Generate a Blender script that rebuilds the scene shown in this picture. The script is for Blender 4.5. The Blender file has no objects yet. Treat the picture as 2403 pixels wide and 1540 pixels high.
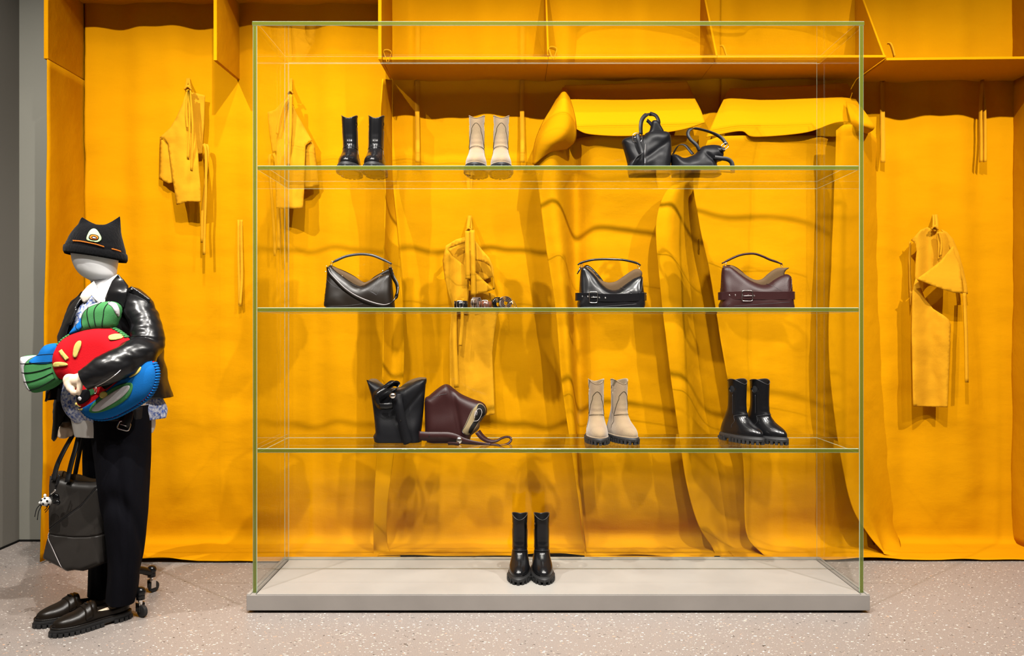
import bpy, math, random
import numpy as np
from mathutils import Vector, Matrix, noise
from mathutils.geometry import delaunay_2d_cdt
random.seed(7)
S = bpy.context.scene
COL = S.collection
PI = math.pi
# ---------------------------------------------------------------- camera
cd = bpy.data.cameras.new('camera'); cam = bpy.data.objects.new('camera', cd); COL.objects.link(cam)
cam.location = (0, 0, 1.3); cam.rotation_euler = (PI/2, 0, 0)
cd.sensor_width = 36; cd.lens = 36*1850/2403; cd.clip_start = .05
S.camera = cam
# ---------------------------------------------------------------- world, lamps, exposure
w = bpy.data.worlds.new('world'); S.world = w; w.use_nodes = True
w.node_tree.nodes['Background'].inputs[0].default_value = (.9, .93, 1, 1)
w.node_tree.nodes['Background'].inputs[1].default_value = .12
S.view_settings.view_transform = 'Standard'; S.view_settings.look = 'None'
S.view_settings.gamma = 1; S.view_settings.use_curve_mapping = False
S.view_settings.exposure = 1.17
def spot(loc, aim, power, size=75, blend=.6, radius=.03, col=(1, .95, .88)):
    l = bpy.data.lights.new('track_or_fill_spot', 'SPOT'); l.energy = power; l.spot_size = math.radians(size)
    l.spot_blend = blend; l.shadow_soft_size = radius; l.color = col
    o = bpy.data.objects.new('track_or_fill_spot', l); COL.objects.link(o); o.location = loc
    o.rotation_euler = (Vector(aim)-Vector(loc)).to_track_quat('-Z', 'Y').to_euler(); return o
def area(loc, aim, power, sx, sy, col=(1, .98, .95)):
    l = bpy.data.lights.new('fill_panel', 'AREA'); l.shape = 'RECTANGLE'; l.size = sx; l.size_y = sy; l.energy = power; l.color = col
    o = bpy.data.objects.new('fill_panel', l); COL.objects.link(o); o.location = loc
    o.rotation_euler = (Vector(aim)-Vector(loc)).to_track_quat('-Z', 'Y').to_euler(); return o
for x, p in ((-2.4, 300), (-.6, 310), (1.0, 320), (2.9, 330)):
    spot((x, 1.76, 4.25), (x, 4.7, -.42), p*1.03, 94, .6, .022)
for x, p in ((-1.1, 105), (.3, 72)):
    spot((x, 2.86, 4.43), (x, 4.6, .4), p, 80, .8, .035)
for x, p in ((-1.5, 110), (-.9, 90), (.3, 100), (1.3, 100), (2.3, 95)):
    spot((x, .9, 3.9), (x-.15, 3.5, .9) if x < -1 else (x, 4.7, .15), p, 38, .9, .05)  # added front row, fills in the lower cloth and the mannequin
area((0.5, 1.75, 4.8), (0.5, 1.8, 0), 45, 5, .8)  # unseen soft area lamp, added as overall fill
# ---------------------------------------------------------------- helpers
def at(px, py, Y): return Vector(((px-1201.5)*Y/1850, Y, 1.3-(py-770)*Y/1850))
def atz(px, py, z): return at(px, py, (1.3-z)*1850/(py-770))
def pwl(x, pts):
    if x <= pts[0][0]: return pts[0][1]
    for (a, b), (c, d) in zip(pts, pts[1:]):
        if x <= c: return b+(d-b)*(x-a)/(c-a)
    return pts[-1][1]
def sm(x, a, b):
    t = max(0, min(1, (x-a)/(b-a))); return t*t*(3-2*t)
def crom(P, n, closed=False):
    P = [Vector(p) for p in P]; N = len(P)
    if N < 3 and not closed: return [P[0].lerp(P[-1], i/(n-1)) for i in range(n)]
    out = []; segs = N if closed else N-1
    for i in range(n):
        t = i/(n if closed else n-1)*segs; k = min(int(t), segs-1); u = t-k
        g = (lambda j: P[j % N]) if closed else (lambda j: P[max(0, min(N-1, j))])
        a, b, c, d = g(k-1), g(k), g(k+1), g(k+2)
        if not closed:
            if k == 0: a = b*2-c
            if k == N-2: d = c*2-b
        out.append(.5*((2*b)+(c-a)*u+(2*a-5*b+4*c-d)*u*u+(3*b-a-3*c+d)*u**3))
    return out
def resample(P, n):
    L = [0]
    for a, b in zip(P, P[1:]): L.append(L[-1]+(b-a).length)
    out = []; k = 0
    for i in range(n):
        s = L[-1]*i/(n-1)
        while k < len(L)-2 and L[k+1] < s: k += 1
        d = L[k+1]-L[k]; out.append(P[k].lerp(P[k+1], (s-L[k])/d if d > 1e-9 else 0))
    return out
class Geo:
    def __init__(s): s.v = []; s.f = []
    def add(s, V, F):
        o = len(s.v); s.v += [tuple(v) for v in V]; s.f += [tuple(i+o for i in f) for f in F]; return s
    def box(s, c, d, rz=0, m=None):
        V = [Vector((x*d[0]/2, y*d[1]/2, z*d[2]/2)) for x in (-1, 1) for y in (-1, 1) for z in (-1, 1)]
        R = m or Matrix.Rotation(rz, 3, 'Z'); V = [R @ v+Vector(c) for v in V]
        return s.add(V, [(0, 1, 3, 2), (4, 6, 7, 5), (0, 4, 5, 1), (2, 3, 7, 6), (0, 2, 6, 4), (1, 5, 7, 3)])
    def loft(s, rings, caps=(1, 1), wrap=True):
        n = len(rings[0]); V = [p for r in rings for p in r]; F = []
        for i in range(len(rings)-1):
            for j in range(n if wrap else n-1):
                k = (j+1) % n; F.append((i*n+j, i*n+k, (i+1)*n+k, (i+1)*n+j))
        if caps[0]: F.append(tuple(range(n))[::-1])
        if caps[1]: F.append(tuple((len(rings)-1)*n+j for j in range(n)))
        return s.add(V, F)
    def tube(s, P, r, n=8, closed=False, smooth=0, caps=(1, 1)):
        P = [Vector(p) for p in P]
        if smooth: P = crom(P, smooth, closed)
        N = len(P); R = r if callable(r) else (lambda t: r)
        rings = []; up = None
        for i, p in enumerate(P):
            a = P[(i-1) % N] if closed or i else P[0]; b = P[(i+1) % N] if closed or i < N-1 else P[-1]
            t = (b-a).normalized()
            if up is None:
                up = t.orthogonal().normalized()
            up = (up-t*up.dot(t)).normalized(); q = t.cross(up); rr = R(i/max(1, N-1))
            rings.append([p+(up*math.cos(2*PI*j/n)+q*math.sin(2*PI*j/n))*rr for j in range(n)])
        if closed:
            # close with best rotation
            r0 = rings[0]; best = min(range(n), key=lambda k: (r0[k]-rings[-1][0]).length)
            rings.append([r0[(j+best) % n] for j in range(n)]); caps = (0, 0)
        return s.loft(rings, caps)
    def ribbon(s, P, W, wd, th=.002, smooth=0):
        """flat band along P; W = width direction (vector or list)"""
        P = [Vector(p) for p in P]
        Wl = [Vector(x) for x in W] if isinstance(W, (list,)) else [Vector(W)]*len(P)
        if smooth: P = crom(P, smooth); Wl = crom(Wl, smooth) if len(Wl) > 2 else [Wl[0].lerp(Wl[-1], i/(smooth-1)) for i in range(smooth)]
        rings = []
        for i, p in enumerate(P):
            t = (P[min(i+1, len(P)-1)]-P[max(i-1, 0)]).normalized()
            q = (Wl[i]-t*Wl[i].dot(t)).normalized(); n = t.cross(q)
            ww = wd(i/(len(P)-1)) if callable(wd) else wd
            rings.append([p+q*a*ww/2+n*b*th/2 for a, b in ((-1, -1), (1, -1), (1, 1), (-1, 1))])
        return s.loft(rings)
    def ball(s, c, r, n=12, m=8, R=None):
        r = (r, r, r) if not hasattr(r, '__len__') else r; c = Vector(c); V = []; F = []
        for i in range(m+1):
            a = PI*i/m
            for j in range(n):
                v = Vector((r[0]*math.sin(a)*math.cos(2*PI*j/n), r[1]*math.sin(a)*math.sin(2*PI*j/n), r[2]*math.cos(a)))
                V.append(c+(R @ v if R else v))
        for i in range(m):
            for j in range(n): F.append((i*n+j, (i+1)*n+j, (i+1)*n+(j+1) % n, i*n+(j+1) % n))
        return s.add(V, F)
def link(name, g, m, parent=None, smooth=True, bevel=0, sub=0, solid=0, loc=None, bseg=2, auto=None, off=0):
    me = bpy.data.meshes.new(name); me.from_pydata([tuple(v) for v in g.v], [], g.f); me.update()
    import bmesh
    bm = bmesh.new(); bm.from_mesh(me); bmesh.ops.remove_doubles(bm, verts=bm.verts, dist=1e-6)
    bmesh.ops.recalc_face_normals(bm, faces=bm.faces); bm.to_mesh(me); bm.free()
    o = bpy.data.objects.new(name, me); COL.objects.link(o)
    ms = m if isinstance(m, (list, tuple)) else [m]
    for q in ms: me.materials.append(q)
    if parent: o.parent = parent
    if loc: o.location = loc
    if smooth:
        me.shade_smooth()
        if auto: me.set_sharp_from_angle(angle=math.radians(auto))
    if solid:
        d = o.modifiers.new('solid', 'SOLIDIFY'); d.thickness = solid; d.offset = off
    if bevel:
        b = o.modifiers.new('bevel', 'BEVEL'); b.width = bevel; b.segments = bseg; b.limit_method = 'ANGLE'; b.angle_limit = math.radians(40)
        b.harden_normals = True
        if not smooth: me.shade_smooth(); me.set_sharp_from_angle(angle=math.radians(35))
    if sub:
        b = o.modifiers.new('sub', 'SUBSURF'); b.levels = sub; b.render_levels = sub
    return o
def tag(o, label=None, cat=None, group=None, kind=None):
    if label: o['label'] = label
    if cat: o['category'] = cat
    if group: o['group'] = group
    if kind: o['kind'] = kind
    return o
def thing(name, label, cat, loc, rz=0, group=None):
    o = bpy.data.objects.new(name, None); COL.objects.link(o); o.location = loc; o.rotation_euler = (0, 0, rz)
    o.empty_display_size = .05
    return tag(o, label, cat, group)
def sub_geo(g, o):
    """world geometry -> local of an unrotated empty"""
    L = Vector(o.location); g.v = [tuple(Vector(v)-L) for v in g.v]; return g
# ---------------------------------------------------------------- materials
AK = .62   # photographic reflectances are low: keeps bounce light in check
def mat(name, col, rough=.5, metal=0, spec=.5, coat=0, bump=0, bscale=200, var=0, vscale=3, col2=None, sheen=0, bdist=.002, aniso=None):
    if not metal: col = tuple(c*AK for c in col); col2 = tuple(c*AK for c in col2) if col2 else None
    m = bpy.data.materials.new(name); m.use_nodes = True; nt = m.node_tree; b = nt.nodes['Principled BSDF']
    b.inputs['Base Color'].default_value = (*col, 1); b.inputs['Roughness'].default_value = rough
    b.inputs['Metallic'].default_value = metal; b.inputs['Specular IOR Level'].default_value = spec
    b.inputs['Coat Weight'].default_value = coat; b.inputs['Coat Roughness'].default_value = .15
    b.inputs['Sheen Weight'].default_value = sheen
    tc = nt.nodes.new('ShaderNodeTexCoord')
    if var or col2:
        n = nt.nodes.new('ShaderNodeTexNoise'); n.inputs['Scale'].default_value = vscale; n.inputs['Detail'].default_value = 6
        nt.links.new(tc.outputs['Object'], n.inputs['Vector'])
        r = nt.nodes.new('ShaderNodeMix'); r.data_type = 'RGBA'
        c2 = col2 or tuple(c*(1-var) for c in col)
        r.inputs[6].default_value = (*col, 1); r.inputs[7].default_value = (*c2, 1)
        mr = nt.nodes.new('ShaderNodeMapRange'); mr.inputs[1].default_value = .38; mr.inputs[2].default_value = .65
        nt.links.new(n.outputs[0], mr.inputs[0]); nt.links.new(mr.outputs[0], r.inputs[0]); nt.links.new(r.outputs[2], b.inputs['Base Color'])
    if bump:
        n = nt.nodes.new('ShaderNodeTexNoise'); n.inputs['Scale'].default_value = bscale; n.inputs['Detail'].default_value = 3
        if aniso:
            mp = nt.nodes.new('ShaderNodeMapping'); mp.inputs['Scale'].default_value = aniso
            nt.links.new(tc.outputs['Object'], mp.inputs[0]); nt.links.new(mp.outputs[0], n.inputs['Vector'])
        else: nt.links.new(tc.outputs['Object'], n.inputs['Vector'])
        p = nt.nodes.new('ShaderNodeBump'); p.inputs['Strength'].default_value = bump; p.inputs['Distance'].default_value = bdist
        nt.links.new(n.outputs[0], p.inputs['Height']); nt.links.new(p.outputs[0], b.inputs['Normal'])
    return m
def cloth_mat(name, col, col2):
    m = bpy.data.materials.new(name); m.use_nodes = True; nt = m.node_tree; b = nt.nodes['Principled BSDF']; N = nt.nodes.new; L = nt.links.new
    b.inputs['Roughness'].default_value = .9; b.inputs['Specular IOR Level'].default_value = .02
    tc = N('ShaderNodeTexCoord')
    n = N('ShaderNodeTexNoise'); n.inputs['Scale'].default_value = 1.6; n.inputs['Detail'].default_value = 5; L(tc.outputs['Object'], n.inputs['Vector'])
    r = N('ShaderNodeMix'); r.data_type = 'RGBA'; r.inputs[6].default_value = (*col, 1); r.inputs[7].default_value = (*col2, 1)
    L(n.outputs[0], r.inputs[0]); L(r.outputs[2], b.inputs['Base Color'])
    # weave: thread noise stretched along x and z, then soft wrinkles
    hs = []
    for sc, st in (((30, 260, 500), .0006), ((500, 260, 30), .0006), ((2.2, 5, 5), .012)):
        mp = N('ShaderNodeMapping'); mp.inputs['Scale'].default_value = sc; L(tc.outputs['Object'], mp.inputs[0])
        q = N('ShaderNodeTexNoise'); q.inputs['Scale'].default_value = 1; q.inputs['Detail'].default_value = 2 if st < .002 else 8
        L(mp.outputs[0], q.inputs['Vector'])
        k = N('ShaderNodeMath'); k.operation = 'MULTIPLY'; k.inputs[1].default_value = st; L(q.outputs[0], k.inputs[0]); hs.append(k)
    a = N('ShaderNodeMath'); L(hs[0].outputs[0], a.inputs[0]); L(hs[1].outputs[0], a.inputs[1])
    a2 = N('ShaderNodeMath'); L(a.outputs[0], a2.inputs[0]); L(hs[2].outputs[0], a2.inputs[1])
    p = N('ShaderNodeBump'); p.inputs['Strength'].default_value = .8; p.inputs['Distance'].default_value = 1
    L(a2.outputs[0], p.inputs['Height']); L(p.outputs[0], b.inputs['Normal'])
    return m
YEL = cloth_mat('yellow_canvas', (.43, .182, .0008), (.46, .198, .001))
YG = cloth_mat('yellow_cotton', (.43, .195, .006), (.46, .212, .009))
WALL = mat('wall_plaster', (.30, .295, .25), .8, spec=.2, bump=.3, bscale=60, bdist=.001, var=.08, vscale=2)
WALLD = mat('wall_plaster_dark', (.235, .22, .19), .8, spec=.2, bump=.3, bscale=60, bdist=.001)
CEIL = mat('ceiling_paint', (.3, .3, .3), .9)
DARK = mat('shadow_gap', (.014, .013, .012), .9, spec=.05)
def terrazzo():
    m = bpy.data.materials.new('terrazzo'); m.use_nodes = True; nt = m.node_tree; b = nt.nodes['Principled BSDF']; N = nt.nodes.new; L = nt.links.new
    b.inputs['Roughness'].default_value = .42; b.inputs['Specular IOR Level'].default_value = .45
    tc = N('ShaderNodeTexCoord')
    n0 = N('ShaderNodeTexNoise'); n0.inputs['Scale'].default_value = 260; n0.inputs['Detail'].default_value = 3; L(tc.outputs['Object'], n0.inputs['Vector'])
    r0 = N('ShaderNodeValToRGB'); r0.color_ramp.elements[0].position = .3; r0.color_ramp.elements[0].color = (.15, .127, .113, 1)
    r0.color_ramp.elements[1].position = .7; r0.color_ramp.elements[1].color = (.235, .205, .186, 1); L(n0.outputs[0], r0.inputs[0])
    cur = r0.outputs[0]
    for sc, thr, cut, cols, rot in ((44, .22, .66, [(.92, .88, .82), (.85, .75, .62), (.8, .45, .28), (.9, .86, .8)], .3), (66, .2, .66, [(.9, .87, .82), (.78, .62, .5), (.9, .86, .8), (.6, .53, .48)], 1.2),
                                    (24, .13, .80, [(.03, .03, .03), (.05, .04, .035), (.04, .04, .04), (.25, .1, .05)], 2.1), (46, .2, .86, [(.03, .03, .03)]*4, .8)):
        dn = N('ShaderNodeTexNoise'); dn.inputs['Scale'].default_value = sc*1.8; L(tc.outputs['Object'], dn.inputs['Vector'])
        va = N('ShaderNodeVectorMath'); va.operation = 'MULTIPLY_ADD'; va.inputs[1].default_value = (.022*38/sc,)*3; L(dn.outputs[1], va.inputs[0]); L(tc.outputs['Object'], va.inputs[2])
        mp = N('ShaderNodeMapping'); mp.inputs['Rotation'].default_value = (0, 0, rot); mp.inputs['Scale'].default_value = (1, 2.3, .001); L(va.outputs[0], mp.inputs[0])
        v = N('ShaderNodeTexVoronoi'); v.inputs['Scale'].default_value = sc; L(mp.outputs[0], v.inputs['Vector'])
        lt = N('ShaderNodeMath'); lt.operation = 'LESS_THAN'; lt.inputs[1].default_value = thr; L(v.outputs['Distance'], lt.inputs[0])
        sp = N('ShaderNodeSeparateColor'); L(v.outputs['Color'], sp.inputs[0])
        gt = N('ShaderNodeMath'); gt.operation = 'GREATER_THAN'; gt.inputs[1].default_value = cut; L(sp.outputs[0], gt.inputs[0])
        mu = N('ShaderNodeMath'); mu.operation = 'MULTIPLY'; L(lt.outputs[0], mu.inputs[0]); L(gt.outputs[0], mu.inputs[1])
        cr = N('ShaderNodeValToRGB'); cr.color_ramp.interpolation = 'CONSTANT'
        while len(cr.color_ramp.elements) < 4: cr.color_ramp.elements.new(.5)
        for e, (ps, c) in zip(cr.color_ramp.elements, zip((0, .45, .7, .82), cols)): e.position = ps; e.color = (*[q*.6 for q in c], 1)
        L(sp.outputs[1], cr.inputs[0])
        mx = N('ShaderNodeMix'); mx.data_type = 'RGBA'; L(mu.outputs[0], mx.inputs[0]); L(cur, mx.inputs[6]); L(cr.outputs[0], mx.inputs[7]); cur = mx.outputs[2]
    L(cur, b.inputs['Base Color']); return m
FLOOR = terrazzo()
def glass_mat(name, tint, refl=1.0):
    m = bpy.data.materials.new(name); m.use_nodes = True; nt = m.node_tree; nt.nodes.clear(); N = nt.nodes.new; L = nt.links.new
    out = N('ShaderNodeOutputMaterial'); mx = N('ShaderNodeMixShader'); tr = N('ShaderNodeBsdfTransparent'); gl = N('ShaderNodeBsdfGlossy')
    tr.inputs[0].default_value = (*tint, 1); gl.inputs['Roughness'].default_value = .0
    ge = N('ShaderNodeNewGeometry'); mr = N('ShaderNodeMapRange'); mr.inputs[3].default_value = 1.5; mr.inputs[4].default_value = 1/1.5
    L(ge.outputs['Backfacing'], mr.inputs[0]); fr = N('ShaderNodeFresnel'); L(mr.outputs[0], fr.inputs[0])
    k = N('ShaderNodeMath'); k.operation = 'MULTIPLY'; k.inputs[1].default_value = refl; L(fr.outputs[0], k.inputs[0]); L(k.outputs[0], mx.inputs[0]); L(tr.outputs[0], mx.inputs[1]); L(gl.outputs[0], mx.inputs[2]); L(mx.outputs[0], out.inputs[0]); return m
GLASS = glass_mat('clear_glass', (.985, .992, .975)); GLASSB = glass_mat('dim_reflection_glass', (.985, .992, .975), .35)  # second glass: back pane reflection turned down in the shader
def edge_mat(name, tcol, dcol, k, gloss):
    m = bpy.data.materials.new(name); m.use_nodes = True; nt = m.node_tree; nt.nodes.clear(); N = nt.nodes.new; L = nt.links.new
    out = N('ShaderNodeOutputMaterial'); tr = N('ShaderNodeBsdfTransparent'); tr.inputs[0].default_value = (*tcol, 1)
    df = N('ShaderNodeBsdfDiffuse'); df.inputs[0].default_value = (*dcol, 1); gl = N('ShaderNodeBsdfGlossy'); gl.inputs['Roughness'].default_value = .12
    gl.inputs[0].default_value = (.75, 1, .85, 1)
    a = N('ShaderNodeMixShader'); a.inputs[0].default_value = k; L(tr.outputs[0], a.inputs[1]); L(df.outputs[0], a.inputs[2])
    c = N('ShaderNodeMixShader'); c.inputs[0].default_value = gloss; L(a.outputs[0], c.inputs[1]); L(gl.outputs[0], c.inputs[2]); L(c.outputs[0], out.inputs[0]); return m
EDGE = edge_mat('glass_edge', (.26, .34, .05), (.10, .115, .012), .62, .08)
EDGEL = edge_mat('chamfer_highlight', (.6, .75, .55), (.38, .5, .40), .6, .3)  # brighter colour puts the highlights into the chamfers
PLINTH = mat('concrete', (.32, .29, .265), .65, spec=.3, bump=.25, bscale=25, bdist=.002, var=.12, vscale=4)
PTOP = mat('pale_stone', (.385, .365, .335), .4, spec=.3, var=.1, vscale=4)
BLK = mat('black_leather', (.008, .008, .0095), .4, spec=.11, bump=.5, bscale=420, bdist=.0007)
BLKG = mat('black_gloss_leather', (.007, .007, .008), .22, spec=.32, bump=.06, bscale=30, bdist=.002)
BLKM = mat('black_matte_leather', (.010, .010, .012), .5, spec=.25, bump=.2, bscale=350, bdist=.0006)
BRN = mat('dark_brown_leather', (.011, .0075, .005), .32, spec=.2, bump=.15, bscale=380, bdist=.0005)
BURG = mat('burgundy_leather', (.030, .009, .009), .38, spec=.18, bump=.4, bscale=420, bdist=.0008)
TAN = mat('tan_leather', (.13, .035, .012), .35, spec=.5, bump=.2, bscale=300, bdist=.0006)
SUEB = mat('brown_suede', (.075, .042, .026), .85, spec=.1, bump=.3, bscale=400, sheen=.3)
LIN = mat('tan_lining', (.10, .058, .024), .8, spec=.2, bump=.3, bscale=200)
LIN2 = mat('khaki_lining', (.25, .19, .10), .85, spec=.2, bump=.3, bscale=100)
SUE = mat('sand_suede', (.31, .225, .13), .9, spec=.1, bump=.5, bscale=300, col2=(.28, .19, .115), vscale=14, sheen=.3)
SUES = mat('sand_suede_dark', (.09, .07, .04), .9, spec=.1)
RUB = mat('black_rubber', (.016, .016, .017), .55, spec=.35)
SIL = mat('silver_metal', (.78, .75, .72), .18, 1)
GOLD = mat('gold_metal', (.85, .65, .38), .2, 1)
STITCH = mat('pale_stitch', (.55, .5, .5), .6)
EDGP = mat('painted_edge', (.045, .045, .05), .3, spec=.4)
# ---------------------------------------------------------------- room shell
BY = 4.80; LX = -3.0; RX = 5.2; FY = -1.6; CZ = 5.0
def plane(name, pts, m, loc=(0, 0, 0)):
    g = Geo(); c = Vector((0, 0, 0))
    n = (Vector(pts[1])-Vector(pts[0])).cross(Vector(pts[2])-Vector(pts[0])).normalized()*.05
    V = [Vector(p) for p in pts]; V += [v+n for v in V]
    g.add(V, [(0, 1, 2, 3), (7, 6, 5, 4), (0, 4, 5, 1), (1, 5, 6, 2), (2, 6, 7, 3), (3, 7, 4, 0)])
    return tag(link(name, g, m, smooth=False), kind='structure')
plane('floor', [(LX, FY, 0), (LX, BY, 0), (RX, BY, 0), (RX, FY, 0)], FLOOR)
plane('ceiling', [(LX, FY, CZ), (RX, FY, CZ), (RX, BY, CZ), (LX, BY, CZ)], CEIL)
plane('wall_back', [(LX, BY, 0), (LX, BY, CZ), (RX, BY, CZ), (RX, BY, 0)], WALL)
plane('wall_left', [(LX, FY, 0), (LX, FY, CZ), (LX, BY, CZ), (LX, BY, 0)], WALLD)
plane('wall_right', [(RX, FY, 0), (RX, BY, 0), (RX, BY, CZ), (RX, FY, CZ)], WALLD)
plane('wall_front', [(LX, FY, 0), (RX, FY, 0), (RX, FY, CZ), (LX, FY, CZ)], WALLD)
def shadow_strip(name, a, b):   # near-black strip painted in as the shadow gap below the plaster
    g = Geo(); g.box(((a[0]+b[0])/2, (a[1]+b[1])/2, .006), (max(.006, abs(a[0]-b[0])), max(.006, abs(a[1]-b[1])), .012)); tag(link(name, g, DARK, smooth=False), kind='structure')
shadow_strip('shadow_strip_back', (LX, BY-.003), (-2.4, BY-.003)); shadow_strip('shadow_strip_left', (LX+.003, 1.5), (LX+.003, BY))
# ---------------------------------------------------------------- cloth tools
def fold(x, z, seed=0, amp=1):
    v = .014*math.sin(2*PI*x/.47+1.1*math.sin(x*2.3+seed)+.25*z)+.007*math.sin(2*PI*x/.23+seed*2+.4*z)
    return amp*v
def crumple(x, y, z, amp=.005, seed=0):
    n = noise.fractal(Vector((x*2.2+seed, y*3, z*4.5)), 1.0, 2.1, 5)
    return amp*n
def sheet(name, cols, nr=60, nc=None, parent=None, m=None, amp=.004, seed=0, solid=.004, fall=None, lo=.008):
    """cloth through columns of (px,py,Y) points running from top to hem"""
    C = [resample(crom([at(*p) for p in c], 120), nr) for c in cols]
    nc = nc or max(8, 12*(len(cols)-1)); V = []
    for i in range(nr):
        row = crom([c[i] for c in C], nc) if len(C) > 2 else [C[0][i].lerp(C[1][i], k/(nc-1)) for k in range(nc)]
        for p in row:
            q = Vector(p); q.y += crumple(q.x, 0, q.z, amp, seed)
            if fall: q = fall(q)
            q.z = max(q.z, lo); V.append(q)
    F = [(i*nc+j, i*nc+j+1, (i+1)*nc+j+1, (i+1)*nc+j) for i in range(nr-1) for j in range(nc-1)]
    g = Geo().add(V, F)
    if parent: sub_geo(g, parent)
    return link(name, g, m or YEL, parent, solid=solid)
def wallcloth(name, x0, x1, z1, Yw, Yf, label, seed, hem, nx=150, ripple=1.0):
    """hanging canvas that reaches the floor, turns and lies forward on it"""
    V = []; rows = []
    zs = [z1-(z1-.06)*i/90 for i in range(91)]
    n2 = 16
    for z in zs:
        rows.append([(x0+(x1-x0)*j/nx, z) for j in range(nx+1)])
    g = Geo()
    for r in rows:
        for (x, z) in r:
            e = sm(z, 0, .5); y = Yw-.02+fold(x, z, seed, ripple*(.35+.65*e)) + crumple(x, 0, z, .010+.012*(1-e), seed)
            g.v.append((x, min(y, BY-.012), z))
    for k in range(1, n2+1):
        t = k/n2
        for j in range(nx+1):
            x = x0+(x1-x0)*j/nx; yt = g.v[90*(nx+1)+j][1]; yh = hem(x)
            a = min(1, t/.15)
            y = yt+(yh-yt)*((t-.04)/.96 if t > .04 else 0)
            z = .06*(1-math.sin(a*PI/2))+.010+.006*abs(noise.noise(Vector((x*5+seed, y*6, 0))))*sm(t, .1, .4)
            if t > .85: z += max(0, noise.noise(Vector((x*2.3+seed, 1, 3))))*.035*sm(t, .85, 1)
            g.v.append((x, y, z))
    n = nx+1; R = len(g.v)//n
    g.f = [(i*n+j, i*n+j+1, (i+1)*n+j+1, (i+1)*n+j) for i in range(R-1) for j in range(nx)]
    return tag(link(name, g, YEL, solid=.004), label, 'fabric')
WY = 4.76
nz = lambda x, s: .02*noise.noise(Vector((x*3, s, 0)))
wallcloth('canvas_wall_hanging', -2.565, -.755, 3.62, WY, 4.37, 'wide flat yellow canvas hanging on the wall behind the mannequin', 1, lambda x: 4.36+nz(x, 1))
wallcloth('canvas_wall_hanging', -.76, 1.25, 3.62, WY, 4.5, 'yellow canvas backing the middle bay behind the glass cabinet', 4, lambda x: 4.46+nz(x, 2))
wallcloth('canvas_wall_hanging', 1.25, 3.03, 3.62, WY, 4.40, 'yellow canvas covering the bay right of the glass cabinet', 9, lambda x: 4.385+nz(x, 3))
# side returns of the bays
def side_return(name, x, label, z1=2.79, seed=0, flare=0.0, Yf=4.37):
    g = Geo(); nr, nc = 60, 14
    for i in range(nr+1):
        z = z1-(z1-.012)*i/nr; e = 1-z/z1
        for j in range(nc+1):
            t = j/nc; y = Yf+(4.775-Yf)*t
            xx = x+.010*math.sin(t*7+seed)*e+.012*noise.noise(Vector((seed, y*6, z*2.5)))*(.3+e)+flare*e*e*(1-t)
            g.v.append((xx, y-.03*e*(1-t), z))
    n = nc+1; g.f = [(i*n+j, i*n+j+1, (i+1)*n+j+1, (i+1)*n+j) for i in range(nr) for j in range(nc)]
    return tag(link(name, g, YEL, solid=.006), label, 'fabric')
side_return('canvas_side_panel', -2.575, 'narrow yellow canvas panel at the left end beside the grey wall', seed=1, flare=-.03)
side_return('canvas_side_panel', 3.02, 'crumpled yellow canvas side panel at the far right edge', seed=5, flare=.02, Yf=4.2)
# rigid canvas-wrapped boards: partitions, gussets and shelves
def board(name, label, P, th, axis, cat='board'):
    """polygon P (list of 3D) thickened along axis"""
    g = Geo(); n = len(P); d = Vector((0, 0, 0)); d[axis] = th
    V = [Vector(p) for p in P]; V += [v+d for v in V]
    g.add(V, [tuple(range(n))[::-1], tuple(range(n, 2*n))]+[(i, (i+1) % n, n+(i+1) % n, n+i) for i in range(n)])
    return tag(link(name, g, YEL, smooth=False, bevel=.004), label, cat)
def yz(x, pts): return [(x, y, z) for y, z in pts]
board('canvas_partition', 'yellow canvas partition board above the side panel at left end', yz(-2.60, [(4.375, 2.795), (4.77, 2.795), (4.77, 3.6), (4.375, 3.6)]), .025, 0)
board('canvas_partition', 'free-hanging yellow canvas partition board left of the cabinet top', yz(-1.658, [(4.375, 2.785), (4.77, 2.795), (4.77, 3.6), (4.375, 3.6)]), .02, 0)
board('canvas_partition', 'yellow canvas partition board at left end of the long shelf', yz(-.738, [(4.34, 2.78), (4.77, 2.80), (4.77, 3.6), (4.34, 3.6)]), .02, 0)
for x, lab in ((.195, 'yellow triangular gusset above the shelf over the beige boots'), (1.130, 'yellow triangular gusset above the shelf near the two slouchy bags'),
               (2.058, 'yellow triangular gusset above the shelf at cabinet right corner'), (3.01, 'yellow triangular gusset at the far right end of the shelf')):
    board('canvas_gusset', lab, yz(x, [(4.37, 2.812), (4.77, 2.815), (4.77, 3.45), (4.71, 3.36)]), .012, 0)
def shelf(x0, x1, z0, z1, label, rise=0):
    board('canvas_shelf', label, [(x0, 4.355, z0), (x1, 4.355, z1), (x1, 4.77, z1+rise), (x0, 4.77, z0+rise)], .016, 2, 'shelf')
shelf(-.716, .1995, 2.782, 2.784, 'yellow canvas shelf board above the beige boots, leftmost of the row', .004)
shelf(.2, 1.1335, 2.785, 2.792, 'yellow canvas shelf board above the first draped apron')
shelf(1.134, 2.0675, 2.792, 2.794, 'yellow canvas shelf board above the second draped apron')
shelf(2.068, 3.2, 2.778, 2.79, 'yellow canvas shelf board right of the glass cabinet')
board('canvas_header', 'deep yellow canvas header board over the two left bays', [(-2.60, 4.36, 3.25), (-.74, 4.36, 3.25), (-.74, 4.77, 3.25), (-2.60, 4.77, 3.25)], .02, 2, 'board')
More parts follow.
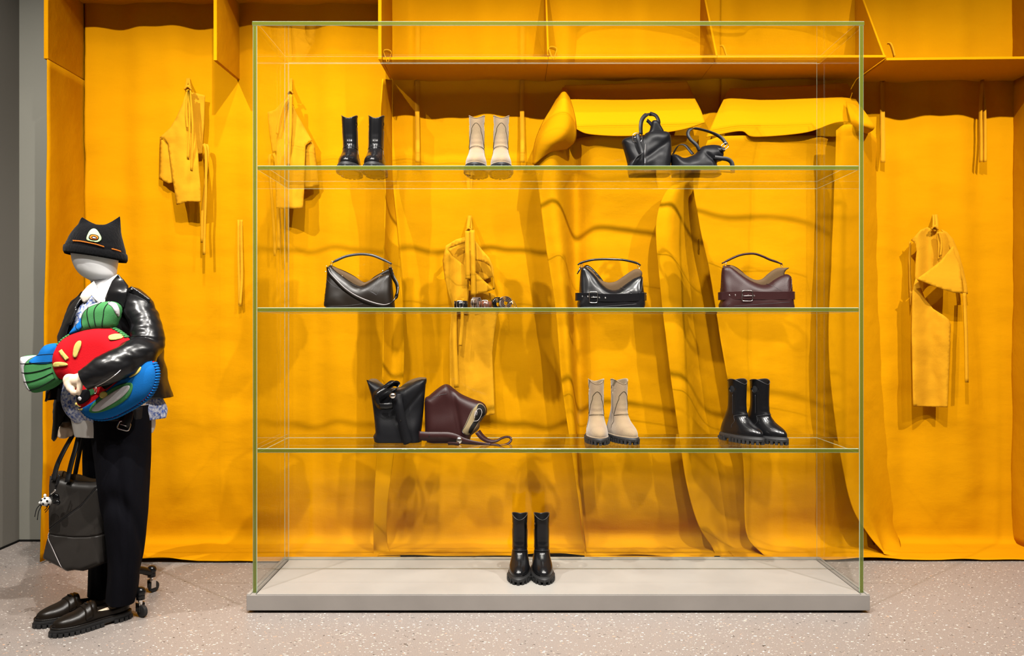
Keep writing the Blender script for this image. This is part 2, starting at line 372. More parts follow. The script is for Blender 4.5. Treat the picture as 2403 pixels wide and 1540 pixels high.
# little tie loops on the shelf front
for px, py, s, lab in ((909, 131, 1, 'small yellow rolled tie tab at left end of the shelf'), (1296, 124, 1, 'small yellow rolled tie tab above the beige boots'), (1690, 124, .6, 'thin yellow tie loop beside the middle gusset'), (2083, 118, .7, 'thin yellow tie loop at the right gusset')):
    g = Geo()
    if s == 1:
        P = [at(px-1, py+17, 4.365), at(px-8, py-6, 4.36), at(px-2, py-12, 4.355), at(px+8, py-8, 4.36), at(px+7, py+2, 4.365), at(px+2, py+17, 4.362)]
        g.ribbon(P, (.25, -1, .2), .03, .002, 28)
    else:
        P = [at(px-1, py-16, 4.375), at(px+6, py-15, 4.37), at(px+11, py-4, 4.366), at(px+16, py+15, 4.366)]
        g.ribbon(P, (.3, -1, .2), .016, .002, 20)
    tag(link('tie_tab', g, YG), lab, 'strap')
# ---------------------------------------------------------------- draped pieces
# strip at the left end of the middle bay
s = sheet('draped_canvas_strip', [
    [(898, 185, 4.37), (892, 300, 4.37), (904, 430, 4.41), (899, 650, 4.42), (896, 900, 4.42), (879, 1150, 4.46), (877, 1298, 4.50), (877, 1312, 4.44)],
    [(908, 186, 4.55), (905, 300, 4.55), (911, 430, 4.52), (916, 600, 4.50), (922, 800, 4.49), (917, 950, 4.47), (893, 1150, 4.47), (888, 1290, 4.52), (886, 1314, 4.44)],
    [(920, 188, 4.72), (919, 300, 4.72), (921, 430, 4.66), (934, 560, 4.55), (946, 720, 4.5), (948, 850, 4.48), (941, 930, 4.47), (919, 1110, 4.48), (908, 1200, 4.5), (912, 1290, 4.56), (940, 1308, 4.46)]], nr=80, nc=20, amp=.006, seed=3)
tag(s, 'narrow twisted yellow canvas strip falling behind the dark brown handbag', 'fabric')
# first apron
def apron(name, label, parts):
    t = thing(name, label, 'apron', (at(parts[0][1][0][0][0], 1300, 4.55).x, 4.55, 0))
    for nm, cols, kw in parts: sheet(nm, cols, parent=t, **kw)
    return t
apron('draped_apron', 'giant yellow canvas apron draped behind the beige boots and black belted bag', [
    ('skirt', [
        [(1253, 385, 4.46), (1263, 440, 4.47), (1281, 580, 4.48), (1304, 730, 4.49), (1318, 900, 4.50), (1341, 1060, 4.50), (1362, 1200, 4.50), (1371, 1280, 4.52), (1372, 1312, 4.44)],
        [(1300, 345, 4.44), (1305, 440, 4.45), (1318, 580, 4.47), (1330, 730, 4.48), (1340, 900, 4.50), (1352, 1060, 4.52), (1366, 1200, 4.54), (1373, 1270, 4.58), (1376, 1312, 4.44)],
        [(1338, 330, 4.63), (1347, 440, 4.66), (1349, 580, 4.66), (1352, 730, 4.66), (1357, 900, 4.66), (1361, 1060, 4.65), (1364, 1200, 4.64), (1372, 1268, 4.66), (1385, 1314, 4.44)],
        [(1400, 318, 4.52), (1400, 440, 4.58), (1402, 580, 4.6), (1405, 730, 4.61), (1410, 900, 4.61), (1415, 1060, 4.61), (1425, 1200, 4.63), (1430, 1268, 4.68), (1440, 1315, 4.44)],
        [(1500, 318, 4.54), (1500, 440, 4.60), (1500, 580, 4.62), (1505, 730, 4.63), (1520, 900, 4.64), (1535, 1060, 4.64), (1560, 1200, 4.65), (1570, 1268, 4.69), (1580, 1316, 4.44)],
        [(1640, 318, 4.62), (1640, 440, 4.68), (1640, 580, 4.69), (1645, 730, 4.70), (1650, 900, 4.70), (1655, 1060, 4.70), (1665, 1200, 4.70), (1680, 1268, 4.71), (1690, 1316, 4.44)]],
     dict(nr=90, nc=70, amp=.010, seed=11)),
    ('bib', [
        [(1326, 201, 4.66), (1316, 240, 4.611), (1326, 275, 4.558), (1350, 302, 4.505)],
        [(1350, 200, 4.66), (1345, 245, 4.604), (1362, 285, 4.531), (1385, 315, 4.465)],
        [(1460, 197, 4.67), (1460, 245, 4.611), (1470, 285, 4.525), (1480, 319, 4.455)],
        [(1560, 194, 4.67), (1570, 240, 4.611), (1580, 275, 4.531), (1592, 306, 4.465)],
        [(1612, 192, 4.68), (1630, 230, 4.624), (1645, 260, 4.558), (1654, 288, 4.492)]], dict(nr=40, nc=50, amp=.005, seed=2)),
    ('rolled_side', [
        [(1322, 204, 4.66), (1296, 250, 4.60), (1270, 295, 4.54), (1254, 340, 4.50), (1250, 386, 4.47)],
        [(1322, 206, 4.60), (1306, 255, 4.48), (1290, 292, 4.40), (1272, 330, 4.38), (1258, 384, 4.44)],
        [(1326, 207, 4.60), (1328, 250, 4.46), (1330, 290, 4.38), (1316, 325, 4.36), (1290, 358, 4.42)],
        [(1330, 208, 4.64), (1346, 260, 4.56), (1352, 296, 4.50), (1350, 330, 4.50), (1330, 350, 4.52)]], dict(nr=40, nc=30, amp=.003, seed=6))])
# second apron
apron('draped_apron', 'giant yellow canvas apron draped behind the burgundy bag and shelf of black boots', [
    ('side_strip', [
        [(1613, 425, 4.60), (1572, 440, 4.50), (1549, 480, 4.46), (1539, 540, 4.45), (1546, 640, 4.45), (1563, 800, 4.46), (1590, 1000, 4.47), (1612, 1140, 4.48), (1640, 1235, 4.50), (1674, 1290, 4.53), (1676, 1312, 4.44)],
        [(1617, 426, 4.60), (1592, 450, 4.50), (1580, 500, 4.47), (1577, 560, 4.47), (1585, 640, 4.48), (1600, 800, 4.49), (1622, 1000, 4.50), (1645, 1140, 4.52), (1672, 1235, 4.55), (1700, 1286, 4.56), (1704, 1313, 4.44)],
        [(1621, 427, 4.66), (1622, 460, 4.67), (1626, 520, 4.67), (1629, 600, 4.67), (1635, 700, 4.66), (1648, 860, 4.66), (1665, 1000, 4.66), (1690, 1140, 4.66), (1710, 1235, 4.66), (1725, 1275, 4.66), (1740, 1314, 4.44)],
        [(1660, 427, 4.68), (1660, 460, 4.69), (1670, 520, 4.69), (1690, 600, 4.69), (1710, 700, 4.69), (1730, 860, 4.69), (1750, 1000, 4.69), (1775, 1140, 4.69), (1790, 1235, 4.69), (1800, 1272, 4.70), (1810, 1316, 4.44)]],
     dict(nr=90, nc=40, amp=.008, seed=15)),
    ('skirt', [
        [(1660, 330, 4.50), (1640, 385, 4.50), (1626, 430, 4.50), (1642, 530, 4.50), (1665, 640, 4.50), (1691, 800, 4.50), (1718, 950, 4.50), (1741, 1060, 4.51), (1747, 1150, 4.52), (1752, 1255, 4.54), (1794, 1305, 4.46)],
        [(1700, 320, 4.50), (1690, 385, 4.53), (1690, 430, 4.54), (1705, 530, 4.54), (1722, 640, 4.55), (1740, 800, 4.55), (1760, 950, 4.55), (1780, 1060, 4.56), (1792, 1150, 4.58), (1800, 1262, 4.62), (1830, 1312, 4.44)],
        [(1800, 318, 4.48), (1795, 385, 4.52), (1800, 430, 4.53), (1810, 530, 4.54), (1815, 640, 4.55), (1820, 800, 4.56), (1830, 950, 4.57), (1840, 1060, 4.58), (1850, 1150, 4.60), (1855, 1264, 4.66), (1870, 1314, 4.44)],
        [(1900, 318, 4.52), (1895, 385, 4.57), (1900, 430, 4.58), (1900, 530, 4.58), (1900, 640, 4.59), (1900, 800, 4.60), (1905, 950, 4.61), (1910, 1060, 4.61), (1920, 1150, 4.64), (1925, 1266, 4.68), (1935, 1315, 4.44)],
        [(1990, 318, 4.66), (1990, 385, 4.70), (1990, 430, 4.70), (1990, 530, 4.70), (1990, 640, 4.70), (1990, 800, 4.71), (2000, 950, 4.71), (2010, 1060, 4.71), (2030, 1150, 4.71), (2050, 1268, 4.715), (2060, 1316, 4.44)]],
     dict(nr=90, nc=70, amp=.010, seed=19)),
    ('bib', [
        [(1712, 208, 4.66), (1690, 250, 4.611), (1672, 290, 4.558), (1657, 322, 4.518)],
        [(1724, 208, 4.66), (1717, 250, 4.591), (1726, 285, 4.531), (1737, 308, 4.479)],
        [(1790, 205, 4.67), (1792, 250, 4.611), (1790, 285, 4.525), (1772, 321, 4.459)],
        [(1880, 202, 4.67), (1886, 245, 4.604), (1890, 280, 4.525), (1890, 311, 4.455)],
        [(1960, 197, 4.67), (1972, 235, 4.604), (1978, 262, 4.531), (1972, 286, 4.472)],
        [(1988, 196, 4.68), (2010, 235, 4.624), (2030, 270, 4.571), (2046, 300, 4.531)]], dict(nr=40, nc=60, amp=.005, seed=22)),
    ('rolled_side', [
        [(1985, 240, 4.56), (1990, 262, 4.46), (1996, 285, 4.42), (1998, 300, 4.46)],
        [(2004, 245, 4.52), (2016, 268, 4.42), (2022, 292, 4.38), (2014, 306, 4.45)],
        [(2018, 252, 4.56), (2040, 280, 4.46), (2050, 300, 4.43), (2032, 313, 4.47)],
        [(2020, 250, 4.62), (2042, 282, 4.55), (2047, 302, 4.52), (2034, 314, 4.53)]], dict(nr=24, nc=24, amp=.002, seed=8))])
s = sheet('draped_canvas_strip', [
    [(1962, 306, 4.42), (1960, 380, 4.44), (1957, 460, 4.45), (1950, 640, 4.46), (1944, 800, 4.46), (1955, 950, 4.46), (1976, 1090, 4.46), (2002, 1195, 4.47), (2038, 1255, 4.5), (2072, 1296, 4.48)],
    [(1985, 292, 4.40), (1984, 380, 4.44), (1982, 460, 4.46), (1976, 640, 4.48), (1972, 800, 4.48), (1985, 950, 4.48), (2006, 1090, 4.49), (2030, 1195, 4.5), (2056, 1255, 4.53), (2074, 1298, 4.47)],
    [(2025, 300, 4.5), (2025, 380, 4.55), (2022, 460, 4.58), (2020, 640, 4.60), (2022, 800, 4.61), (2030, 950, 4.61), (2045, 1090, 4.62), (2060, 1195, 4.62), (2072, 1260, 4.62), (2080, 1302, 4.46)],
    [(2060, 330, 4.76), (2062, 400, 4.77), (2064, 480, 4.77), (2068, 640, 4.77), (2076, 800, 4.77), (2086, 950, 4.77), (2096, 1090, 4.77), (2104, 1195, 4.77), (2110, 1262, 4.76), (2120, 1310, 4.44)]], nr=90, nc=40, amp=.005, seed=30)
tag(s, 'flared yellow canvas fold sweeping down beside the cabinet right pane', 'fabric')
# ---------------------------------------------------------------- hanging straps
def strap(name, label, P, wpx, Y, parent=None, wdir=(1, 0, 0), m=None, smooth=24, th=.003):
    g = Geo(); pts = [at(*(p if len(p) == 3 else (p[0], p[1], Y))) for p in P]
    g.ribbon(pts, wdir, wpx*Y/1850, th, smooth)
    if parent: sub_geo(g, parent); return link(name, g, m or YG, parent)
    return tag(link(name, g, m or YG), label, 'strap')
strap('hanging_strap', 'yellow cotton strap folded in half hanging beside the mannequin', [(566, 516, 4.735), (566, 560, 4.73), (567, 650, 4.72), (563, 718, 4.70)], 7, 4.7)
g = Geo(); g.ribbon([at(560, 516, 4.735), at(560, 600, 4.72), at(562, 700, 4.71), at(563, 719, 4.70)], (1, .3, 0), .014, .003, 16)
link('strap_tail', g, YG, bpy.data.objects['hanging_strap'])
for px, lab in ((980, 'yellow strap hanging under the shelf left of the beige boots'), (1226, 'yellow strap hanging under the shelf right of the beige boots'), (2072, 'thin yellow strap hanging right beside the cabinet corner')):
    strap('hanging_strap', lab, [(px-1, 188, 4.72), (px-1, 260, 4.70), (px, 330, 4.69), (px, 381, 4.67)], 10, 4.7, wdir=(1, -.2 if px > 2000 else 0, 0))
for px, lab in ((2302, 'left one of the paired yellow straps at far right'), (2311, 'right one of the paired yellow straps at far right')):
    strap('hanging_strap', lab, [(2305, 188, 4.72), (px-1, 260, 4.70), (px, 330, 4.69), (px, 380, 4.67)], 8, 4.7, wdir=(.6, -.8, 0))
# ---------------------------------------------------------------- small garments hung by a knot
def tri2d(outline, step, eps=1e-6):
    """triangulate a 2D outline with interior points; returns verts2d, faces, ordered info"""
    O = []
    n = len(outline)
    for i in range(n):
        a = Vector(outline[i]); b = Vector(outline[(i+1) % n]); k = max(1, int((b-a).length/step))
        for j in range(k): O.append(a.lerp(b, j/k))
    A = np.array([tuple(p) for p in O]); xs = np.arange(A[:, 0].min(), A[:, 0].max(), step); ys = np.arange(A[:, 1].min(), A[:, 1].max(), step*.87)
    P = np.array([(x+(step/2 if k % 2 else 0), y) for k, y in enumerate(ys) for x in xs])
    ins = np.zeros(len(P), bool); m = len(A); B = np.roll(A, -1, 0)
    for a, b in zip(A, B):
        c = (a[1] > P[:, 1]) != (b[1] > P[:, 1])
        with np.errstate(divide='ignore', invalid='ignore'):
            xi = a[0]+(P[:, 1]-a[1])*(b[0]-a[0])/(b[1]-a[1])
        ins ^= c & (P[:, 0] < xi)
    d = edist(P, A); P = P[ins & (d > step*.45)]
    pts = [Vector(p) for p in O]+[Vector(p) for p in P]
    r = delaunay_2d_cdt(pts, [], [list(range(len(O)))], 1, eps)
    return [Vector(v) for v in r[0]], [tuple(f) for f in r[2]]
def edist(P, A, keep=None):
    P = np.asarray(P, float).reshape(-1, 2); A = np.asarray(A, float); B = np.roll(A, -1, 0)
    if keep is not None: A = A[keep]; B = B[keep]
    ab = B-A; L = np.maximum((ab**2).sum(1), 1e-18)
    t = np.clip(((P[:, None, :]-A[None])*ab[None]).sum(2)/L[None], 0, 1)
    q = A[None]+t[:, :, None]*ab[None]
    return np.sqrt(((P[:, None, :]-q)**2).sum(2)).min(1)
def smooth2d(pts, n=60, closed=True):
    return [tuple(p)[:2] for p in crom([Vector((p[0], p[1], 0)) for p in pts], n, closed)]
def panel(name, outline, Yf, parent, m=None, solid=.004, step=6):
    """cloth piece from an outline, each point given its own distance by Yf(px,py)"""
    V2, F = tri2d(outline, step)
    g = Geo(); g.v = [tuple(at(p[0], p[1], Yf(p[0], p[1]))) for p in V2]; g.f = F
    sub_geo(g, parent); return link(name, g, m or YG, parent, solid=solid)
def wr(px, py, Y, a=.012, s=0): return Y+a*noise.fractal(Vector((px*.018+s, py*.012, s)), 1, 2, 4)
def knot(parent, px, py, Y, s=1):
    g = Geo()
    for k, (dx, dy, r) in enumerate(((-4, 0, .011), (4, -2, .010), (0, 5, .012), (2, -6, .008))):
        g.ball(at(px+dx*s, py+dy*s, Y-.008*(k % 2)), (r*1.2*s, r*s, r*.9*s))
    g.tube([at(px-8*s, py+2, Y-.012), at(px, py-5*s, Y-.022), at(px+9*s, py+3, Y-.012)], .006*s, 8, smooth=12)
    sub_geo(g, parent); link('knot', g, YG, parent)
t = thing('hanging_smock', 'small yellow cotton smock knotted on the wall above the mannequin', 'garment', at(440, 500, 4.70))
panel('back_layer', [(445, 216), (462, 219), (481, 224), (480, 255), (479, 290), (476, 335), (475, 360), (463, 362), (450, 300)], lambda x, y: wr(x, y, 4.70), t)
panel('sleeve', [(376, 322), (394, 336), (400, 375), (407, 428), (396, 431), (374, 420), (375, 370)], lambda x, y: wr(x, y, 4.665+.02*(x < 380)), t)
panel('front', [(437, 214), (428, 245), (415, 275), (400, 300), (375, 323), (384, 326), (394, 337), (400, 375), (406, 425), (411, 455), (415, 481), (440, 473), (471, 474), (471, 440), (467, 400), (465, 360), (458, 300), (449, 232), (445, 214)], lambda x, y: wr(x, y, 4.67-.05*sm(y, 250, 480)-.03*math.exp(-((x-430)/20)**2), .02, 3), t)
for P in ([(441, 210), (437, 260), (440, 300)], [(446, 212), (452, 300), (449, 400)], [(443, 212), (445, 290), (441, 372)]): strap('tie', None, P, 5, 4.61, t)
strap('tie', None, [(478, 338, 4.68), (488, 350, 4.67), (482, 430, 4.67), (475, 500, 4.67), (474, 570, 4.66)], 6, 4.66, t)
strap('tie', None, [(478, 338, 4.67), (483, 360, 4.66), (483, 450, 4.65), (480, 540, 4.65), (479, 598, 4.64)], 6, 4.64, t)
strap('hanging_loop', None, [(437, 205, 4.66), (439, 193, 4.72), (440, 184, 4.735)], 5, 4.7, t); strap('hanging_loop', None, [(446, 205, 4.66), (444, 193, 4.72), (443, 184, 4.735)], 5, 4.7, t)
knot(t, 441, 208, 4.645)
t = thing('hanging_smock', 'small yellow cotton smock hung behind the cabinet left pane', 'garment', at(680, 500, 4.70))
panel('back_layer', [(628, 263), (645, 258), (668, 233), (676, 226), (662, 290), (652, 355), (640, 358), (633, 310)], lambda x, y: wr(x, y, 4.70), t)
panel('sleeve', [(716, 343), (731, 331), (738, 342), (742, 380), (748, 434), (730, 439), (714, 440)], lambda x, y: wr(x, y, 4.675+.02*sm(x, 730, 745)), t)
panel('front', [(678, 218), (671, 228), (660, 250), (655, 275), (649, 329), (648, 400), (648, 489), (680, 490), (711, 489), (714, 443), (715, 390), (717, 343), (724, 332), (732, 330), (715, 300), (697, 268), (684, 240)], lambda x, y: wr(x, y, 4.67-.05*sm(y, 250, 480)-.03*math.exp(-((x-690)/20)**2), .02, 5), t)
strap('tie', None, [(677, 230), (664, 250), (655, 280), (650, 315)], 6, 4.62, t)
strap('tie', None, [(682, 222), (681, 300), (677, 390)], 8, 4.61, t)
strap('tie', None, [(640, 362, 4.70), (632, 372, 4.68), (637, 450, 4.68), (643, 540, 4.67), (645, 601, 4.66)], 6, 4.66, t)
strap('tie', None, [(642, 360, 4.69), (647, 380, 4.67), (651, 470, 4.68), (654, 540, 4.67), (654, 586, 4.66)], 6, 4.66, t)
strap('hanging_loop', None, [(679, 215, 4.66), (681, 200, 4.72), (683, 184, 4.735)], 5, 4.7, t)
strap('hanging_loop', None, [(684, 215, 4.66), (684, 200, 4.72), (684, 184, 4.735)], 4, 4.7, t)
knot(t, 681, 217, 4.65, .8)
t = thing('hanging_apron', 'small yellow cotton apron knotted on the wall behind the rolled belts', 'apron', at(1110, 980, 4.68))
panel('skirt', [(1062, 690), (1058, 740), (1055, 800), (1056, 900), (1058, 975), (1110, 980), (1161, 973), (1158, 900), (1155, 830), (1160, 780), (1168, 735), (1160, 690), (1110, 680)], lambda x, y: wr(x, y, 4.67-.02*math.cos((x-1058)/16)), t)
panel('left_wing', [(1092, 556), (1070, 562), (1046, 577), (1039, 612), (1044, 655), (1056, 700), (1066, 735), (1095, 735), (1100, 690), (1100, 640), (1092, 625), (1060, 600), (1050, 585), (1075, 575), (1094, 568)], lambda x, y: wr(x, y, 4.63-.05*math.exp(-((x-1050)/14)**2), .01, 2), t)
panel('inner_layer', [(1050, 584), (1093, 562), (1120, 570), (1150, 615), (1156, 650), (1130, 660), (1100, 640), (1070, 612)], lambda x, y: wr(x, y, 4.69, .006), t)
panel('right_wing', [(1104, 560), (1114, 563), (1130, 585), (1148, 605), (1158, 628), (1159, 650), (1161, 678), (1140, 686), (1108, 692), (1110, 650), (1116, 640), (1158, 680), (1157, 650), (1150, 625), (1135, 615), (1112, 610)], lambda x, y: wr(x, y, 4.62-.04*math.exp(-((x-1155)/14)**2), .008, 7), t)
panel('lower_flap', [(1112, 640), (1160, 679), (1140, 686), (1110, 692)], lambda x, y: wr(x, y, 4.60, .004), t)
strap('tie', None, [(1097, 542), (1097, 600), (1098, 655)], 11, 4.57, t); strap('tie', None, [(1108, 540), (1110, 620), (1111, 693)], 11, 4.565, t)
strap('tie', None, [(1086, 700), (1084, 760), (1080, 812)], 8, 4.60, t); strap('tie', None, [(1066, 700), (1067, 800), (1071, 910)], 11, 4.62, t)
strap('hanging_loop', None, [(1098, 540, 4.6), (1100, 522, 4.66), (1102, 506, 4.735)], 8, 4.7, t)
strap('hanging_loop', None, [(1106, 540, 4.62), (1105, 522, 4.68), (1104, 506, 4.735)], 5, 4.7, t)
knot(t, 1100, 540, 4.595, .9)
t = thing('hanging_apron', 'long yellow cotton apron with folded bib knotted right of the cabinet', 'apron', at(2190, 960, 4.68))
panel('skirt', [(2149, 654), (2144, 670), (2141, 684), (2140, 730), (2139, 781), (2141, 870), (2143, 954), (2183, 955), (2223, 956), (2227, 860), (2231, 762), (2226, 750), (2214, 740), (2190, 725), (2171, 703), (2162, 680), (2156, 662)], lambda x, y: wr(x, y, 4.645-.02*math.cos((x-2140)/13), .012, 4), t)
panel('chest', [(2176, 533), (2160, 540), (2138, 564), (2148, 572), (2151, 590), (2148, 620), (2147, 655), (2155, 660), (2200, 640), (2236, 600), (2234, 580), (2215, 545), (2194, 542)], lambda x, y: wr(x, y, 4.655-.02*math.sin((x-2138)/9), .008, 6), t)
panel('right_edge', [(2208, 538), (2222, 545), (2237, 562), (2250, 595), (2260, 630), (2268, 665), (2271, 690), (2262, 691), (2258, 660), (2248, 625), (2236, 600), (2226, 575)], lambda x, y: wr(x, y, 4.66, .006, 6), t)
panel('folded_flap', [(2151, 655), (2180, 634), (2205, 615), (2236, 577), (2242, 600), (2253, 625), (2259, 689), (2238, 687), (2200, 675), (2175, 665)], lambda x, y: wr(x, y, 4.59-.03*sm(y, 600, 680), .006, 8), t)
panel('side_layer', [(2134, 566), (2138, 570), (2137, 640), (2141, 690), (2136, 720), (2133, 660), (2132, 600)], lambda x, y: 4.70, t)
strap('tie', None, [(2204, 545), (2210, 570), (2207, 600)], 5, 4.61, t); strap('tie', None, [(2200, 545), (2203, 580), (2203, 608)], 4, 4.62, t)
strap('tie', None, [(2263, 688, 4.65), (2267, 780, 4.62), (2269, 898, 4.60)], 8, 4.6, t)
strap('hanging_loop', None, [(2190, 540, 4.63), (2191, 520, 4.69), (2190, 502, 4.735)], 5, 4.7, t); strap('hanging_loop', None, [(2198, 538, 4.63), (2198, 520, 4.69), (2196, 502, 4.735)], 7, 4.7, t)
knot(t, 2193, 536, 4.64, .9)
# ---------------------------------------------------------------- glass cabinet
CX0, CX1 = -1.191, 1.615; FYg, BYg = 3.62, 4.13; ZT = 2.709; ZP = .087; TH = .02
cab = thing('display_cabinet', 'tall frameless glass cabinet with three shelves on a stone plinth', 'cabinet', ((CX0+CX1)/2, FYg, 0))
CO = Vector(cab.location)
def pane(name, x0, x1, y0, y1, z0, z1, ch=.0022, gm=None):
    """box with chamfered edges: large faces clear, narrow faces green, chamfers pale to paint in their highlights"""
    import bmesh
    bm = bmesh.new(); bmesh.ops.create_cube(bm, size=1)
    for v in bm.verts: v.co = Vector(((x0+x1)/2+v.co.x*(x1-x0), (y0+y1)/2+v.co.y*(y1-y0), (z0+z1)/2+v.co.z*(z1-z0)))-CO
    A = sorted([(f.calc_area(), f.index, f) for f in bm.faces], key=lambda q: q[0]); big = {q[2] for q in A[-2:]}
    nb = [f.normal.copy() for f in big][0]
    es = [e for e in bm.edges if any(f in big for f in e.link_faces)]
    bmesh.ops.bevel(bm, geom=es, offset=ch, segments=1, affect='EDGES')
    bmesh.ops.recalc_face_normals(bm, faces=bm.faces)
    for f in bm.faces:
        d = abs(f.normal.dot(nb)); f.material_index = 0 if d > .95 or f.normal.y > .9 or (d < .2 and f.normal.y > -.9) else (1 if d < .2 else 2)
    for f in bm.faces:
        if f.material_index == 2 and f.normal.y > -.3 and f.normal.x+f.normal.z > 0: f.material_index = 0
    me = bpy.data.meshes.new(name); bm.to_mesh(me); bm.free()
    for q in (gm or GLASS, EDGE, EDGEL): me.materials.append(q)
    o = bpy.data.objects.new(name, me); COL.objects.link(o); o.parent = cab; return o
pane('top_pane', CX0-.002, CX1+.002, FYg-.002, BYg+.015, ZT-TH, ZT)
pane('side_pane', CX0, CX0+TH, FYg, BYg, ZP-.01, ZT-TH)
pane('side_pane', CX1-TH, CX1, FYg, BYg, ZP-.01, ZT-TH)
pane('back_pane', CX0+TH+.0005, CX1-TH-.0005, BYg-.008, BYg+.004, ZP-.01, ZT-TH, .001, GLASSB)
SZ = [2.047, 1.394, .746]
for z in SZ: pane('glass_shelf', CX0+TH+.001, CX1-TH-.001, FYg+.004, BYg-.010, z-TH, z)
g = Geo(); g.box(Vector(((-1.21+1.631)/2, (3.59+4.18)/2, (.012+ZP-.004)/2))-CO, (2.841, .59, ZP-.016)); link('plinth', g, PLINTH, cab, smooth=False, bevel=.003)
g = Geo(); g.box(Vector(((-1.21+1.631)/2, (3.62+4.16)/2, .006))-CO, (2.80, .53, .012)); link('plinth_foot', g, DARK, cab, smooth=False)
# pale slabs let into the plinth with fine joints
jy = 3.99
for (a, b) in ((FYg-.028, jy-.0015), (jy+.0015, BYg-.012)):
    g = Geo(); g.box(Vector(((CX0+CX1)/2, (a+b)/2, ZP-.002))-CO, (CX1-CX0-2*TH-.012, b-a, .004)); link('slab', g, PTOP, cab, smooth=False, bevel=.0008)
for x0, x1, y0, y1 in ((-1.208, CX0-.002, 3.592, 4.178), (CX1+.002, 1.629, 3.592, 4.178), (CX0-.002, CX1+.002, BYg+.008, 4.178)):
    g = Geo(); g.box(Vector(((x0+x1)/2, (y0+y1)/2, ZP-.002))-CO, (x1-x0, y1-y0, .004)); link('border_strip', g, PTOP, cab, smooth=False, bevel=.0008)

for x0, x1, y0, y1 in ((CX0+TH+.0005, CX0+TH+.0055, FYg-.02, BYg-.012), (CX1-TH-.0055, CX1-TH-.0005, FYg-.02, BYg-.012), (CX0+TH+.0005, CX1-TH-.0005, BYg-.0115, BYg-.0085)):
    g = Geo(); g.box(Vector(((x0+x1)/2, (y0+y1)/2, ZP-.003))-CO, (x1-x0, y1-y0, .0012)); link('glazing_channel', g, DARK, cab, smooth=False)
# ---------------------------------------------------------------- soft leather bodies from outlines
class Puff:
    """cushion-like body: outline in (x,z), front at -y, back at +y; edges listed by flat() keep full thickness"""
    def __init__(s, out, T, R, step, flat=None, mod=None, n=0, p=2.0, back=1.0):
        s.out = smooth2d(out, n) if n else [tuple(o) for o in out]
        s.T, s.R, s.mod, s.step, s.p, s.back = T, R, mod, step, p, back
        A = np.array(s.out); B = np.roll(A, -1, 0); s.A = A
        s.keep = np.array([not (flat and flat(a, b)) for a, b in zip(A, B)])
    def h(s, P):
        P = np.asarray(P, float).reshape(-1, 2); d = np.minimum(edist(P, s.A, s.keep)/s.R, 1)
        v = s.T*np.power(np.maximum(0, 1-np.power(1-d, s.p)), 1/s.p)
        if s.mod: v = v*np.array([s.mod(x, z) for x, z in P])
        return v
    def front(s, x, z, off=0): return Vector((x, -(float(s.h([(x, z)])[0])+off), z))
    def geo(s):
        V2, F = tri2d(s.out, s.step); H = s.h(V2); n = len(V2); g = Geo()
        g.v = [(v[0], -h, v[1]) for v, h in zip(V2, H)]+[(v[0], h*s.back, v[1]) for v, h in zip(V2, H)]
        g.f = list(F)+[tuple(i+n for i in f[::-1]) for f in F]
        cnt = {}
        for f in F:
            for a, b in zip(f, f[1:]+f[:1]): cnt[(a, b)] = 1
        for a, b in list(cnt):
            if (b, a) not in cnt: g.f.append((b, a, a+n, b+n))
        return g
    def patch(s, out, off, th=.0012, step=None, n=0, sgn=1):
        """thin layer lying on the front surface"""
        out = smooth2d(out, n) if n else out
        V2, F = tri2d(out, step or s.step); H = s.h(V2); m = len(V2); g = Geo()
        g.v = [(v[0], -(h+off+th)*sgn, v[1]) for v, h in zip(V2, H)]+[(v[0], -(h+off-.001)*sgn, v[1]) for v, h in zip(V2, H)]
        g.f = list(F)+[tuple(i+m for i in f[::-1]) for f in F]
        cnt = {(a, b) for f in F for a, b in zip(f, f[1:]+f[:1])}
        for a, b in cnt:
            if (b, a) not in cnt: g.f.append((b, a, a+m, b+m))
        return g
    def line(s, pts, r=.0008, off=.0003, n=40, g=None):
        g = g or Geo(); P = crom([Vector((p[0], 0, p[1])) for p in pts], n)
        H = s.h([(p.x, p.z) for p in P])
        return g.tube([Vector((p.x, -(h+off), p.z)) for p, h in zip(P, H)], r, 5)
def ring(g, c, rx, rz, r, R=None, n=20, sq=2):
    """rounded rectangular or oval wire ring in the xz plane"""
    P = []
    for i in range(n):
        a = 2*PI*i/n; ca, sa = math.cos(a), math.sin(a)
        v = Vector((rx*math.copysign(abs(ca)**(2/sq), ca), 0, rz*math.copysign(abs(sa)**(2/sq), sa)))
        P.append(Vector(c)+(R @ v if R else v))
    return g.tube(P, r, 6, closed=True)
def eyelet(g, c, r=.0035, hole=.0018):
    ring(g, c, (r+hole)/2, (r+hole)/2, (r-hole)/2, n=12); return g
class Fr:
    """zoomed-picture coordinates -> local metres of a thing resting at base"""
    def __init__(s, ox, oy, sc, Y, px0, base): s.o = (ox, oy, sc); s.k = Y/1850; s.px0 = px0; s.b = base
    def __call__(s, x, y): return ((s.o[0]+x/s.o[2]-s.px0)*s.k, (s.b-(s.o[1]+y/s.o[2]))*s.k)
    def L(s, pts): return [s(*p) for p in pts]
def crease(cx, cz, ang, w, depth):
    ca, sa = math.cos(ang), math.sin(ang)
    return lambda x, z: 1-depth*math.exp(-(((x-cx)*-sa+(z-cz)*ca)/w)**2)
